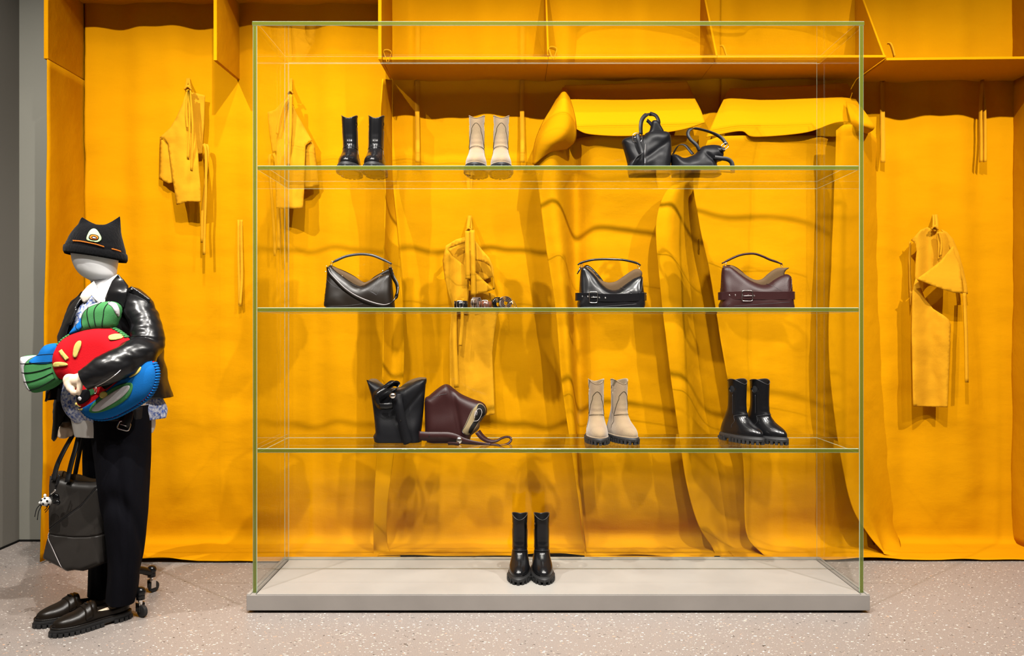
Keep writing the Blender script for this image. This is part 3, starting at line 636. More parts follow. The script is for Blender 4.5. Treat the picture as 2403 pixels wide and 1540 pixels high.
# ---------------------------------------------------------------- folded-top handbags on the middle shelf
def handbag(name, label, px0, Y, body, liner, backp, handle, rings_, m, mh, fr, T=.055, seams=(), extra=None, hr=.0066):
    z0 = SZ[1]; o = thing(name, label, 'handbag', (fr.k*(px0-1201.5), Y, z0))
    out = fr.L(body); zb = min(p[1] for p in out); out = [(x, z-zb) for x, z in out]
    fx = lambda pts: [(x, z-zb) for x, z in fr.L(pts)]
    H = max(p[1] for p in out)
    pf = Puff(out, T, .045, .0065, flat=lambda a, b: a[1] < .006 and b[1] < .006, n=110,
              mod=lambda x, z: (1-.62*sm(z, .02, H))*(1+.05*noise.noise(Vector((x*18, z*18, px0)))), p=2.4)
    bo = link('body', pf.geo(), m, o)
    if liner:
        lp = Puff(fx(liner), .012, .02, .006, n=60); link('lining', lp.geo(), LIN, o, loc=(0, .004, 0))
    if backp:
        bp = Puff(fx(backp), .006, .012, .006, n=60); link('back_panel', bp.geo(), m, o, loc=(0, .018, 0))
    if seams:
        g = Geo()
        for sline in seams: pf.line(fx(sline), .0007, .0002, g=g)
        link('seams', g, EDGP, bo)
    g = Geo(); hp = fx(handle); P = crom([Vector((x, 0, z)) for x, z in hp], 40)
    g.tube(P, lambda t: hr*(.62+.38*sm(t, .02, .14)*sm(1-t, .02, .14)), 12); hd = link('handle', g, mh, o)
    for (x, z), rz in zip(fx(rings_), (.3, -.3)):
        g = Geo(); ring(g, (x, 0, z), .0045, .010, .0013, Matrix.Rotation(rz, 3, 'Y'), 16, 2.6); link('handle_ring', g, SIL, hd)
    return o, pf, fx, bo
fr = Fr(740, 560, 4.806, 3.86, 848, 718)
o, pf, fx, bo = handbag('folded_handbag', 'dark brown leather handbag with shoulder strap looped around its side, middle shelf left', 848, 3.86,
    [(112, 750), (101, 725), (106, 640), (122, 470), (130, 350), (150, 285), (178, 285), (240, 340), (320, 400), (420, 470), (490, 505), (540, 500), (620, 460), (700, 410), (780, 378), (835, 372), (860, 400), (872, 520), (884, 640), (897, 730), (885, 765), (800, 769), (640, 769), (480, 769), (320, 769), (180, 769)],
    [(165, 330), (175, 285), (250, 312), (330, 350), (430, 400), (520, 455), (560, 470), (640, 430), (740, 380), (800, 450), (700, 560), (400, 560)],
    [(150, 320), (160, 272), (240, 305), (330, 342), (430, 395), (500, 445), (550, 466), (600, 450), (660, 400), (760, 345), (830, 312), (850, 350), (845, 450), (700, 560), (400, 560), (200, 450)],
    [(196, 246), (240, 222), (330, 182), (430, 160), (540, 153), (650, 168), (760, 212), (862, 262)], [(186, 254), (842, 282)], BRN, EDGP, fr,
    seams=[[(150, 310), (250, 370), (340, 440), (440, 500), (600, 560), (715, 622)], [(175, 385), (250, 450), (340, 515)], [(740, 398), (700, 480), (652, 572)], [(810, 415), (770, 500), (715, 615)], [(645, 575), (715, 618)], [(120, 745), (340, 742), (560, 716)], [(130, 430), (220, 510), (320, 555)]])
g = Geo(); S1 = fx([(150, 300), (165, 365), (230, 440), (350, 555), (480, 640), (620, 700), (740, 735), (820, 740), (880, 705), (925, 640), (942, 560), (930, 490), (895, 430), (868, 370), (850, 305)])
P = crom([Vector((x, 0, z)) for x, z in S1], 90); Hh = pf.h([(p.x, p.z) for p in P])
for p, h in zip(P, Hh): p.y = -(h+.004)
yy = [p.y for p in P]
for i, p in enumerate(P): p.y = sum(yy[max(0, i-5):i+6])/len(yy[max(0, i-5):i+6])
st = link('shoulder_strap', g.ribbon(P, [Vector((.55, -.25, .8)) if i < 60 else Vector((.75, -.5, .1)) for i in range(90)], lambda t: .017 if t < .72 else .020, .0028), BRN, o)
g = Geo(); g.tube([p+Vector((.003, -.003, .0075)) for p in P[4:66]], .0012, 5); link('strap_edge', g, STITCH, st)
for q in [(132, 290), (310, 400), (128, 490), (125, 352), (765, 342)]:
    x, z = fx([q])[0]; g = Geo(); g.ball(pf.front(x, z, .001) if q[0] > 150 and q[0] < 700 else Vector((x, -.012, z)), (.0030, .0026, .0030), 10, 6); link('stud', g, SIL, bo)
g = Geo(); x, z = fx([(862, 345)])[0]; ring(g, (x, -.01, z), .004, .011, .0014, Matrix.Rotation(.4, 3, 'Y')); ring(g, (x+.006, -.012, z-.014), .0035, .008, .0013, Matrix.Rotation(.4, 3, 'Y')); link('clasp', g, SIL, o)
def belted(name, label, px0, Y, fr, m, body, liner, backp, handle, rings_, belt, buckle, eyes, seams, tab):
    o, pf, fx, bo = handbag(name, label, px0, Y, body, liner, backp, handle, rings_, m, m, fr, T=.06, seams=seams, hr=.0056)
    # belt band wrapped round the lower body
    B = fx(belt); x0 = B[0][0]; x1 = B[-1][0]; P = crom([Vector((x, 0, z)) for x, z in B], 50); Hh = pf.h([(min(max(p.x, x0+.012), x1-.010), p.z) for p in P])
    hs = [max(h, .012)+.004 for h in Hh]
    for i, p in enumerate(P): p.y = -sum(hs[max(0, i-4):i+5])/len(hs[max(0, i-4):i+5])
    P[0].y += .018; P[1].y += .006; P[-1].y += .02; P[-2].y += .008
    g = Geo(); g.ribbon(P+[Vector((x1-.002, .03, B[-1][1]))], (0, 0, 1), .0385, .003); be = link('belt', g, m, o, smooth=False, bevel=.0008)
    g = Geo(); g.ribbon([Vector((x1+.003, -.022, B[-1][1])), Vector((x1+.004, .0, B[-1][1])), Vector((x1-.004, .035, B[-1][1]))], (0, 0, 1), .0385, .003, 8); link('belt_loop', g, m, be)
    (bx, bz), (bx2, bz2) = fx(buckle); cx, cz = (bx+bx2)/2, (bz+bz2)/2
    yf = min(P, key=lambda p: abs(p.x-cx)).y-.0035
    g = Geo(); ring(g, (cx, yf-.001, cz), abs(bx2-bx)/2, abs(bz-bz2)/2, .0016, n=32, sq=6)
    g.tube([(bx2, yf-.001, cz), ((bx+bx2)/2-.001, yf-.0035, cz), (bx+.008, yf, cz+.0)], .0014, 6, smooth=10); link('buckle', g, SIL, be)
    for e in eyes:
        x, z = fx([e])[0]; q = min(P, key=lambda p: abs(p.x-x)); link('eyelet', eyelet(Geo(), (x, q.y-.0022, z)), SIL, be)
    g = Geo(); a, b = fx(tab); g.ribbon([Vector((a[0], -.004, a[1])), Vector(((a[0]+b[0])/2+.001, -.010, (a[1]+b[1])/2)), Vector((b[0], -.012, b[1]))], (1, .3, 0), lambda t: .009*(1-.5*t), .0035, 10); link('zip_pull', g, m, o)
    return o
belted('belted_handbag', 'black leather handbag with wide belt and square silver buckle, middle shelf', 1434, 3.85, Fr(1330, 570, 4.369, 3.85, 1434, 719), BLKG,
    [(125, 650), (106, 625), (108, 590), (126, 540), (128, 440), (138, 300), (148, 240), (185, 222), (220, 245), (290, 310), (350, 385), (410, 440), (470, 462), (530, 452), (600, 400), (680, 345), (745, 318), (775, 325), (785, 420), (797, 520), (806, 600), (796, 642), (765, 654), (600, 655), (450, 655), (300, 655), (200, 655)],
    [(190, 300), (200, 230), (260, 260), (340, 350), (420, 384), (500, 374), (570, 330), (650, 275), (705, 248), (748, 252), (776, 298), (720, 400), (500, 500), (300, 450)],
    [(160, 320), (165, 240), (205, 203), (255, 225), (310, 280), (360, 340), (400, 398), (430, 430), (400, 470), (250, 450)],
    [(112, 205), (150, 182), (250, 156), (340, 148), (430, 147), (560, 152), (650, 168), (720, 188), (758, 210)], [(150, 214), (738, 222)],
    [(86, 534), (150, 536), (260, 540), (380, 546), (500, 546), (620, 542), (720, 537), (800, 532)], [(218, 486), (300, 598)], [(153, 531), (204, 535), (260, 539), (320, 545), (380, 547)],
    [[(540, 435), (600, 465), (660, 492)], [(778, 330), (765, 400), (742, 485)], [(140, 638), (350, 636), (700, 610)]], [(140, 232), (105, 300)])
belted('belted_handbag', 'burgundy leather handbag with wide belt and square silver buckle, middle shelf right', 1775, 3.85, Fr(1330, 570, 4.369, 3.85, 1775, 719), BURG,
    [(1590, 652), (1565, 640), (1566, 605), (1582, 560), (1576, 500), (1580, 380), (1588, 260), (1605, 228), (1650, 215), (1700, 235), (1770, 290), (1850, 345), (1930, 385), (2000, 405), (2060, 395), (2120, 355), (2190, 315), (2250, 298), (2292, 318), (2304, 360), (2308, 500), (2318, 600), (2322, 640), (2300, 654), (2100, 655), (1900, 655), (1750, 655)],
    [(1640, 300), (1680, 210), (1760, 250), (1850, 315), (1930, 356), (2000, 350), (2060, 300), (2110, 262), (2165, 235), (2225, 234), (2284, 235), (2240, 275), (2200, 400), (1950, 480), (1750, 430)],
    [(1620, 300), (1640, 215), (1685, 203), (1740, 220), (1800, 262), (1860, 320), (1920, 372), (1900, 430), (1750, 420)],
    [(1590, 190), (1640, 165), (1700, 135), (1770, 107), (1850, 92), (1930, 92), (2010, 118), (2080, 150), (2145, 172), (2208, 198)], [(1628, 205), (2202, 205)],
    [(1548, 528), (1620, 525), (1740, 522), (1860, 523), (1980, 526), (2100, 526), (2220, 524), (2314, 522)], [(1757, 474), (1866, 580)], [(1640, 519), (1693, 520), (1762, 523), (1822, 524), (1884, 527)],
    [[(2040, 398), (2110, 440), (2170, 478)], [(2300, 340), (2280, 420), (2255, 478)], [(1600, 640), (1640, 600)], [(1680, 630), (1900, 615), (2250, 590)]], [(1605, 215), (1615, 285)])
# ---------------------------------------------------------------- rolled belts
def coil(name, label, px, Y, r1, wd, axis, rz, m, mb, turns=2.4, r0=.012, buck=None, lift=0):
    z0 = SZ[1]; o = thing(name, label, 'belt', at(px, 719, Y)); o.location.z = z0
    g = Geo(); n = 70; P = []
    for i in range(n+1):
        t = i/n; a = 2*PI*turns*t+.6; r = r0+(r1-r0)*t
        P.append(Vector((r*math.cos(a), r*math.sin(a), 0)))
    if axis == 'z': M = Matrix.Rotation(rz, 3, 'Z'); W = Vector((0, 0, 1)); c = Vector((0, 0, wd/2))
    else:
        M = Matrix.Rotation(rz, 3, 'Z') @ Matrix.Rotation(PI/2, 3, 'X'); W = M @ Vector((0, 0, 1)); c = Vector((0, 0, r1+.002))
    P = [M @ p+c for p in P]
    lo = min(p.z for p in P)-(wd/2 if axis == 'z' else .0015)
    P = [p-Vector((0, 0, lo)) for p in P]
    g.ribbon(P, W, wd, .0032); link('band', g, m, o)
    if buck:
        bx, by, bz, bw, bh, R = buck; g = Geo()
        ring(g, (bx, by, bz), bw, bh, .0018, R, 26, 4); g.tube([Vector((bx, by, bz))+(R or Matrix.Identity(3)) @ Vector(v) for v in ((0, -.001, bh), (0, -.004, 0), (0, -.001, -bh))], .0014, 6)
        link('buckle', g, mb, o)
    g = Geo(); q = P[-8]; nrm = (q-Vector((P[0].x, P[0].y, q.z))).normalized() if axis == 'z' else Vector((0, 0, 1))
    g.ribbon([P[-9]+nrm*.003, P[-7]+nrm*.003], W, wd+.004, .003); link('keeper', g, m, o)
    return o
R_ = lambda *a: Matrix.Rotation(a[0], 3, 'X') @ Matrix.Rotation(a[1], 3, 'Y') @ Matrix.Rotation(a[2], 3, 'Z')
coil('rolled_belt', 'black leather belt rolled up, leftmost of the rolled belts', 1083, 3.84, .034, .038, 'z', .3, BLKG, SIL, buck=(-.006, -.040, .020, .016, .017, R_(0, 0, .1)))
coil('rolled_belt', 'brown suede belt rolled on its side with gold buckle facing front', 1118, 3.90, .030, .034, 'y', 1.15, SUEB, GOLD, buck=(-.014, -.030, .024, .014, .021, R_(.1, .1, .3)))
coil('rolled_belt', 'glossy tan leather belt rolled upright with silver buckle', 1140, 3.80, .032, .034, 'z', .5, TAN, SIL, buck=(-.004, -.037, .019, .017, .019, R_(0, 0, -.1)))
coil('rolled_belt', 'black leather belt rolled behind the brown spiral belt', 1167, 3.93, .031, .034, 'y', .5, BLKG, SIL, lift=0)
coil('rolled_belt', 'dark brown belt coiled in a spiral facing front, rightmost of the belts', 1186, 3.83, .031, .030, 'y', .25, SUEB, GOLD, turns=3.3, r0=.010, buck=(.038, -.008, .017, .013, .019, R_(.2, -.45, .5)))
# ---------------------------------------------------------------- boots
def boot_mesh():
    rings = []; n = 40
    # z, front reach, back reach, half width, toe narrowing
    prof = [(.026, .150, .110, .046), (.036, .156, .112, .049), (.048, .157, .111, .050), (.060, .150, .108, .049), (.070, .138, .105, .047), (.079, .122, .102, .045), (.088, .102, .098, .043),
            (.098, .084, .094, .041), (.112, .068, .087, .039), (.130, .054, .078, .037), (.150, .047, .066, .0355), (.175, .044, .060, .0355), (.20, .043, .059, .036), (.225, .044, .059, .0365), (.25, .045, .060, .037), (.275, .046, .061, .038), (.30, .046, .061, .0385)]
    P = []
    for k in range(61):
        z = .026+.274*k/60
        f = [pwl(z, [(p[0], p[i]) for p in prof]) for i in (1, 2, 3)]; P.append((z, *f))
    # smooth the profile
    for _ in range(2): P = [P[0]]+[(P[i][0],)+tuple((P[i-1][j]+2*P[i][j]+P[i+1][j])/4 for j in (1, 2, 3)) for i in range(1, len(P)-1)]+[P[-1]]
    for z, f, b, wd in P:
        r = []
        for j in range(n):
            a = 2*PI*j/n; c, s_ = math.cos(a), math.sin(a)     # a=0 -> toe (-y)
            rea = f if c > 0 else b; low = 1-sm(z, .09, .14)
            y = -rea*math.copysign(abs(c)**(1-.12*low), c)
            x = wd*s_*(1-.10*low*max(0, -c))
            if c > 0 and low > 0: x *= 1+.06*low*math.sin(PI*min(1, c))
            # waisted instep
            x *= 1-.07*low*math.exp(-((y-.01)/.04)**2)
            crs = .0012*math.sin(z*230+2*c)*math.exp(-((z-.135)/.035)**2)*max(0, c)
            zz = z
            if z > .20:   # top line rises at the sides and dips in front and behind
                t = (z-.20)/.10; zz = .20+t*(.10-.020*(c*c)*(1 if c > 0 else .55)+.004*abs(s_))
            r.append(Vector((x*(1+.01*math.sin(z*40)), y-crs, zz)))
        rings.append(r)
    return rings, n
def boot(name, label, px, Y, zb, rz, m, group=None, hole=True, sh=1.0, dark=None, lean=0):
    o = thing(name, label, 'boot', (0, 0, 0), rz, group); p = at(px, 770, Y); o.location = (p.x, Y, zb)
    rings, n = boot_mesh(); g = Geo(); V = [v for r in rings for v in r]; nr = len(rings)
    for v in V:
        v.z = .026+(v.z-.026)*sh
        v.x += lean*sm(v.z, .1, .3)*.03
    ca, cb, cc = .256*sh, .019, .0165     # pull hole centre height, half length (y), half height
    F = []
    def inh(v): return ((v.y-.006)/cb)**2+((v.z-ca)/cc)**2 if abs(v.x-lean*.03) > .015 else 9
    if hole:
        for v in V:
            e = inh(v)
            if .45 < e < 1.9:
                q = 1/math.sqrt(e); v.y = .006+(v.y-.006)*(q*.8+.2); v.z = ca+(v.z-ca)*(q*.8+.2)
    for i in range(nr-1):
        for j in range(n):
            k = (j+1) % n; q = (i*n+j, i*n+k, (i+1)*n+k, (i+1)*n+j)
            c = sum((V[x] for x in q), Vector())/4
            if hole and inh(c) < .95: continue
            F.append(q)
    F.append(tuple(range(n))[::-1]); g.add(V, F)
    up = link('upper', g, m, o, solid=.0032, off=-1)
    up.data.materials.append(dark or BLKM); up.modifiers['solid'].material_offset = 1
    up.modifiers['solid'].material_offset_rim = 0
    # rim piping, panel seams, pull loops
    g = Geo(); g.tube([v*1.0 for v in V[(nr-1)*n:]], .0016, 6, closed=True); link('rim', g, EDGP if m is not SUE else m, up)
    def ringat(z):
        i = min(nr-1, max(0, int((z-.026)/.274*60))); return V[i*n:(i+1)*n]
    g = Geo(); r = ringat(.128); cen = Vector((0, .02, 0))
    P = [r[j % n] for j in range(-9, 10)]; g.tube([v+Vector((v.x, v.y, 0)).normalized()*.0006+Vector((0, 0, .010*math.cos((i-9)/9*PI/2))) for i, v in enumerate(P)], .0010, 5)
    for s_ in (1, -1):
        jj = 9 if s_ > 0 else n-9; L_ = [ringat(z)[(jj+int(s_*3*(.13-z)/.1)) % n] for z in (.128, .115, .10, .085, .07)]
        g.tube([v+Vector((v.x, v.y*.3, 0)).normalized()*.0008 for v in L_], .0009, 5, smooth=16)
        L_ = [ringat(z)[(n//4 if s_ > 0 else 3*n//4)] for z in (.14, .17, .20, .23)]
        g.tube([v+Vector((s_*.0005, 0, 0)) for v in L_], .0009, 5, smooth=12)
    link('seams', g, EDGP if m is not SUE else SUES, up)
    if m is SUE:      # dark curved overlay line on the suede shaft
        g = Geo()
        pts = []
        for t in range(21):
            a = -1+2*t/20; z = .245-.115*abs(a)**1.7; j = int(round(a*9)) % n; v = ringat(z)[j]; pts.append(Vector((v.x*1.02, v.y-.0008, z)))
        g.tube(pts, .0016, 5); link('overlay_line', g, SUES, up)
    # sole: welt + lugged outsole
    def outline(k, z, grow):
        r = rings_o; return [Vector((v.x*grow, (v.y-.0)*(1+(grow-1)*.6), z)) for v in r]
    rings_o = [Vector((v.x*1.13, v.y*1.045, 0)) for v in V[2*n:3*n]]
    g = Geo(); g.loft([outline(0, z, k) for z, k in ((.014, .99), (.016, 1.02), (.024, 1.03), (.030, 1.01), (.033, .96))]); so = link('sole', g, RUB, o, auto=50)
    g = Geo(); g.loft([outline(0, z, k) for z, k in ((.030, .955), (.036, .95), (.037, .92))]); link('welt', g, m if m is SUE else RUB, so)
    g = Geo(); M_ = len(rings_o)
    O = resample(rings_o+[rings_o[0]], 29)[:-1]
    for i, v in enumerate(O):
        a = O[i-1]; b = O[(i+1) % 28]; d = (b-a).normalized(); ang = math.atan2(d.y, d.x)
        if .012 < v.y < .045: continue         # arch gap in front of the heel
        g.box(v*.955+Vector((0, 0, .009)), (.0135, .016, .018), ang)
        if i % 2 == 0: g.box(v*.985+Vector((0, 0, .0185)), (.010, .012, .012), ang)
    g.box((0, -.065, .010), (.060, .11, .012)); g.box((0, .088, .010), (.055, .05, .012))
    link('lugs', g, RUB, so, smooth=False, bevel=.0012, bseg=1)
    return o
zb3, zb1, zbp = SZ[2], SZ[0], ZP
boot('ankle_boot', 'black leather boot on the plinth, left one of that pair', 1220, 3.87, zbp, -.06, BLKG, lean=0)
boot('ankle_boot', 'black leather boot on the plinth, right one of that pair', 1271, 3.87, zbp, .05, BLKG, lean=0)
boot('ankle_boot', 'black leather boot on the top shelf, left one of that pair', 823, 3.855, zb1, .04, BLKG, sh=.95, lean=-.2)
boot('ankle_boot', 'black leather boot on the top shelf, right one of that pair', 882, 3.855, zb1, .05, BLKG, sh=.95, lean=.1)
boot('ankle_boot', 'sand suede boot on the top shelf, left one of that pair', 1119, 3.855, zb1, -.03, SUE, sh=.95, lean=0)
boot('ankle_boot', 'sand suede boot on the top shelf, right one of that pair', 1175, 3.855, zb1, .04, SUE, sh=.95, lean=.1)
boot('ankle_boot', 'sand suede boot on the third shelf, left one of that pair', 1399, 3.87, zb3, .02, SUE, lean=0, dark=SUE)
boot('ankle_boot', 'sand suede boot on the third shelf, right one of that pair', 1454, 3.88, zb3, .34, SUE, lean=0, dark=SUE)
boot('ankle_boot', 'black leather boot on the third shelf, left one of that angled pair', 1732, 3.87, zb3, .5, BLKG, sh=1.0)
boot('ankle_boot', 'black leather boot on the third shelf, right one of that angled pair', 1785, 3.86, zb3, .52, BLKG, sh=1.0)
# ---------------------------------------------------------------- black bags on the top shelf
def rib(fx, pts, W, wd, th=.003, n=40):
    """ribbon through (x,y_picture,depth) points"""
    q = fx([(p[0], p[1]) for p in pts]); P = [Vector((a[0], -p[2], a[1])) for a, p in zip(q, pts)]
    return Geo().ribbon(P, W, wd, th, n)
def local(fr, zb=None):
    def fx(pts): return [(x, z) for x, z in fr.L(pts)]
    return fx
Y = 3.86; fr = Fr(1430, 210, 6.697, Y, 1517, 388+ -3.5); fx = local(fr)
o = thing('slouchy_bag', 'tall black leather bag with top handle and round buckle, top shelf', 'handbag', (fr.k*(1517-1201.5), Y, SZ[0]))
out = [(x, max(z, 0)) for x, z in fx([(300, 1172), (285, 1000), (245, 840), (205, 700), (196, 640), (225, 595), (320, 560), (430, 535), (520, 555), (600, 500), (700, 475), (820, 470), (900, 478), (950, 510), (970, 580), (978, 720), (972, 900), (958, 1060), (950, 1175), (800, 1175), (600, 1175), (430, 1175)])]
pf = Puff(out, .062, .05, .007, n=100, flat=lambda a, b: a[1] < .004 and b[1] < .004,
          mod=lambda x, z: (1-.35*sm(z, .05, .17))*(1-.22*math.exp(-(((z-.105)-(x-.03)*.75)/.018)**2)*sm(x, -.04, .01))*(1-.12*math.exp(-((x+.016)/.008)**2))*(1+.07*noise.noise(Vector((x*22, z*22, 2)))))
bo = link('body', pf.geo(), BLK, o)
g = Geo(); fl = Puff(fx([(560, 560), (575, 495), (640, 450), (680, 300), (770, 290), (830, 380), (870, 460), (850, 520), (700, 540)]), .022, .02, .006, n=50); link('top_fold', fl.geo(), BLK, o, loc=(0, .02, 0))
h = link('handle', rib(fx, [(470, 560, .05), (470, 420, .045), (500, 310, .03), (570, 225, .01), (660, 192, -.01), (745, 215, -.02), (785, 300, -.02), (770, 390, -.015)], (.8, .45, .25), .0205, .0032), BLKM, o)
link('handle', rib(fx, [(590, 300, .0), (640, 330, -.01), (720, 400, -.02), (770, 440, -.01)], (.3, .2, 1), .018, .0032), BLKM, o)
g = Geo(); c = fx([(418, 607)])[0]; c = pf.front(c[0], c[1], .010); ring(g, c, .0235, .0225, .0019, R_(0, 0, .15), 28, 2.8); g.tube([c+Vector((-.026, 0, .001)), c+Vector((0, -.004, 0)), c+Vector((.024, 0, 0))], .0016, 6); link('buckle', g, SIL, o)
link('strap', rib(fx, [(415, 560, .055), (420, 640, .064), (445, 750, .066), (470, 840, .07), (440, 905, .078), (370, 960, .085), (310, 1030, .085), (290, 1100, .08), (320, 1163, .07)], [Vector(v) for v in ((1, 0, .1), (1, 0, .1), (1, -.1, .2), (.9, -.2, .5), (.6, -.5, .8), (.6, -.6, .6), (.8, -.6, .2), (.8, -.6, -.1), (.8, -.6, -.3))], .020, .0032), BLKM, o)
g = Geo(); pf.line(fx([(545, 700), (535, 850), (530, 1000), (525, 1150)]), .0011, .0004, g=g); link('zip', g, SIL, bo)
g = Geo(); c = fx([(255, 1100)])[0]; g.ball((c[0], -.05, c[1]), (.005, .004, .004)); link('toggle', g, BLKM, o)
fr = Fr(1430, 210, 6.697, Y, 1640, 388-3.5); fx = local(fr)
o = thing('slouchy_bag', 'slumped black leather bag with long curved strap, top shelf', 'handbag', (fr.k*(1640-1201.5), Y, SZ[0]))
out = [(x, max(z, 0)) for x, z in fx([(975, 1175), (968, 1000), (972, 860), (1020, 835), (1080, 850), (1140, 885), (1200, 890), (1270, 865), (1345, 830), (1400, 770), (1460, 715), (1550, 692), (1650, 685), (1730, 700), (1785, 745), (1795, 830), (1775, 930), (1700, 960), (1690, 1010), (1725, 1080), (1745, 1175), (1500, 1175), (1300, 1175), (1100, 1175)])]
pf = Puff(out, .062, .05, .007, n=110, flat=lambda a, b: a[1] < .004 and b[1] < .004,
          mod=lambda x, z: (1-.3*sm(z, .04, .14))*(1-.22*math.exp(-(((z-.085)+(x-.04)*.9)/.012)**2)*sm(x, .01, .04))*(1+.08*noise.noise(Vector((x*20, z*20, 7)))))
bo = link('body', pf.geo(), BLK, o)
link('handle', rib(fx, [(1000, 850, -.03), (1040, 770, -.02), (1080, 705, -.01), (1130, 680, .0), (1190, 705, .01), (1240, 770, .015), (1300, 850, .02)], [Vector((.5, .8, .1))]*2+[Vector((.6, .7, .4))]*3+[Vector((.8, .5, .3))]*2, .018, .003), BLKM, o)
link('strap', rib(fx, [(1400, 790, .02), (1350, 700, .02), (1270, 610, .01), (1235, 520, .0), (1270, 440, -.01), (1360, 422, -.01), (1500, 460, .0), (1640, 520, .01), (1750, 600, .02), (1815, 700, .03)],
     [Vector(v) for v in ((.8, -.3, .3), (.8, -.3, .5), (.8, -.4, .4), (.9, -.4, .1), (.7, -.5, -.5), (.1, -.9, .3), (.1, -.9, .3), (.3, -.8, .3), (.8, -.5, .2), (.9, -.3, 0))], .0165, .003, 60), BLKM, o)
g = Geo(); c = fx([(1772, 745)])[0]; c = Vector((c[0], -.05, c[1])); ring(g, c, .019, .014, .0018, R_(.2, -.6, .3), 28, 3); g.tube([c+Vector((-.014, 0, -.010)), c+Vector((.0, -.005, 0)), c+Vector((.010, 0, .010))], .0015, 6); link('buckle', g, SIL, o)
g = Geo(); a = fx([(1640, 770), (1700, 800), (1790, 830), (1810, 740)]); g.ribbon([Vector((a[0][0], -.030, a[0][1])), Vector((a[1][0], -.045, a[1][1])), Vector((a[2][0]-.004, -.046, a[2][1]+.012))], (.3, -.3, 1), .017, .003, 12); link('buckle_tab', g, BLKM, o)
link('strap', rib(fx, [(1600, 915, .045), (1700, 935, .055), (1800, 955, .06), (1860, 1000, .062), (1880, 1080, .062), (1885, 1168, .058)], [Vector(v) for v in ((.1, -.3, 1), (.1, -.3, 1), (.4, -.5, .8), (.9, -.5, .3), (1, -.4, 0), (1, -.4, 0))], .0205, .003), BLKM, o)
g = Geo(); g.ribbon([Vector((fx([(1885, 1168)])[0][0], -.058, .0035)), Vector((.085, -.08, .0025)), Vector((.082, .00, .0022))], (1, 0, 0), .021, .003, 14); link('strap', g, BLKM, o)
# ---------------------------------------------------------------- bucket bags on the third shelf
Y = 3.85; fr = Fr(840, 860, 6.0075, Y, 930, 1040.5); fx = local(fr)
o = thing('bucket_bag', 'upright black leather bucket bag with knotted strap, third shelf left', 'handbag', (fr.k*(930-1201.5), Y, SZ[2]))
cl = lambda L: [(x, max(z, 0)) for x, z in L]
out = cl(fx([(120, 216), (150, 320), (185, 430), (205, 560), (222, 700), (238, 850), (246, 960), (215, 1010), (225, 1068), (300, 1090), (420, 1090), (640, 1090), (800, 1090), (900, 1086), (890, 960), (905, 850), (925, 650), (938, 480), (950, 340), (962, 205), (900, 205), (820, 232), (740, 280), (660, 330), (590, 352), (500, 345), (420, 330), (330, 300), (240, 262), (180, 235)]))
pf = Puff(out, .058, .04, .0075, flat=lambda a, b: (a[1] < .006 and b[1] < .006), mod=lambda x, z: (1-.45*sm(z, .03, .17))*(1+.06*noise.noise(Vector((x*16, z*16, 5))))*(1-.25*math.exp(-(((z-.13)-(x-.03)*1.2)/.014)**2)*sm(x, 0, .03)))
bo = link('body', pf.geo(), BLK, o)
lp = Puff(fx([(135, 250), (170, 207), (215, 203), (260, 212), (330, 270), (400, 310), (560, 330), (640, 282), (700, 240), (770, 207), (850, 186), (905, 184), (960, 198), (940, 300), (800, 420), (500, 450), (250, 400)]), .008, .015, .0075, n=60); link('lining', lp.geo(), LIN, o, loc=(0, .02, 0))
link('strap', rib(fx, [(585, 400, .052), (585, 470, .060), (600, 560, .068), (625, 680, .071), (655, 800, .072), (690, 940, .072), (725, 1060, .070), (740, 1086, .062)], [Vector(v) for v in ((1, 0, .15),)]*8, .044, .003), BLK, o)
link('strap_knot', rib(fx, [(560, 270, .02), (500, 260, .045), (420, 320, .065), (330, 370, .072), (285, 400, .072), (290, 470, .07), (330, 560, .072), (420, 570, .08), (520, 560, .070)], [Vector(v) for v in ((.5, -.5, -.9), (.45, -.4, -1), (.4, -.4, -1), (.5, -.6, -.8), (1, -.6, 0), (1, -.5, .1), (.3, -.6, .8), (0, -.3, 1), (0, -.2, 1))], .033, .003, 60), BLKG, o)
link('strap_knot', rib(fx, [(420, 330, .06), (480, 280, .066), (540, 245, .056), (580, 270, .04), (570, 330, .05), (500, 380, .062)], [Vector(v) for v in ((.6, -.5, .8),)]*6, .026, .003, 40), BLKG, o)
g = Geo(); c = fx([(530, 418)])[0]; g.ball((c[0], -.088, c[1]), (.016, .011, .0145), 18, 10); link('knob', g, SIL, o)
g = Geo(); c = fx([(632, 770)])[0]; g.ball((c[0], -.0745, c[1]), (.0035, .0012, .0055), 10, 6); link('strap_hole', g, DARK, o)
fr = Fr(840, 860, 6.0075, Y, 1060, 1040.5); fx = local(fr)
o = thing('bucket_bag', 'burgundy leather bucket bag lying on its side with open mouth, third shelf', 'handbag', (fr.k*(1060-1201.5), Y, SZ[2]))
out = cl(fx([(950, 1060), (944, 900), (940, 700), (942, 490), (1000, 440), (1080, 372), (1150, 318), (1200, 288), (1240, 276), (1290, 290), (1360, 345), (1450, 410), (1560, 462), (1660, 500), (1740, 525), (1795, 570), (1820, 640), (1810, 700), (1760, 755), (1720, 810), (1715, 880), (1680, 940), (1600, 1000), (1560, 1090), (1400, 1090), (1200, 1090), (1050, 1090)]))
def mb(x, z): 
    return (1-.3*sm(z, .04, .19))*(1+.05*noise.noise(Vector((x*14, z*14, 9))))*(1-.22*math.exp(-(((x-.04)+(z-.07)*.2)/.014)**2))
pf = Puff(out, .066, .05, .0075, flat=lambda a, b: a[1] < .006 and b[1] < .006, mod=mb, n=130)
bo = link('body', pf.geo(), BURG, o)
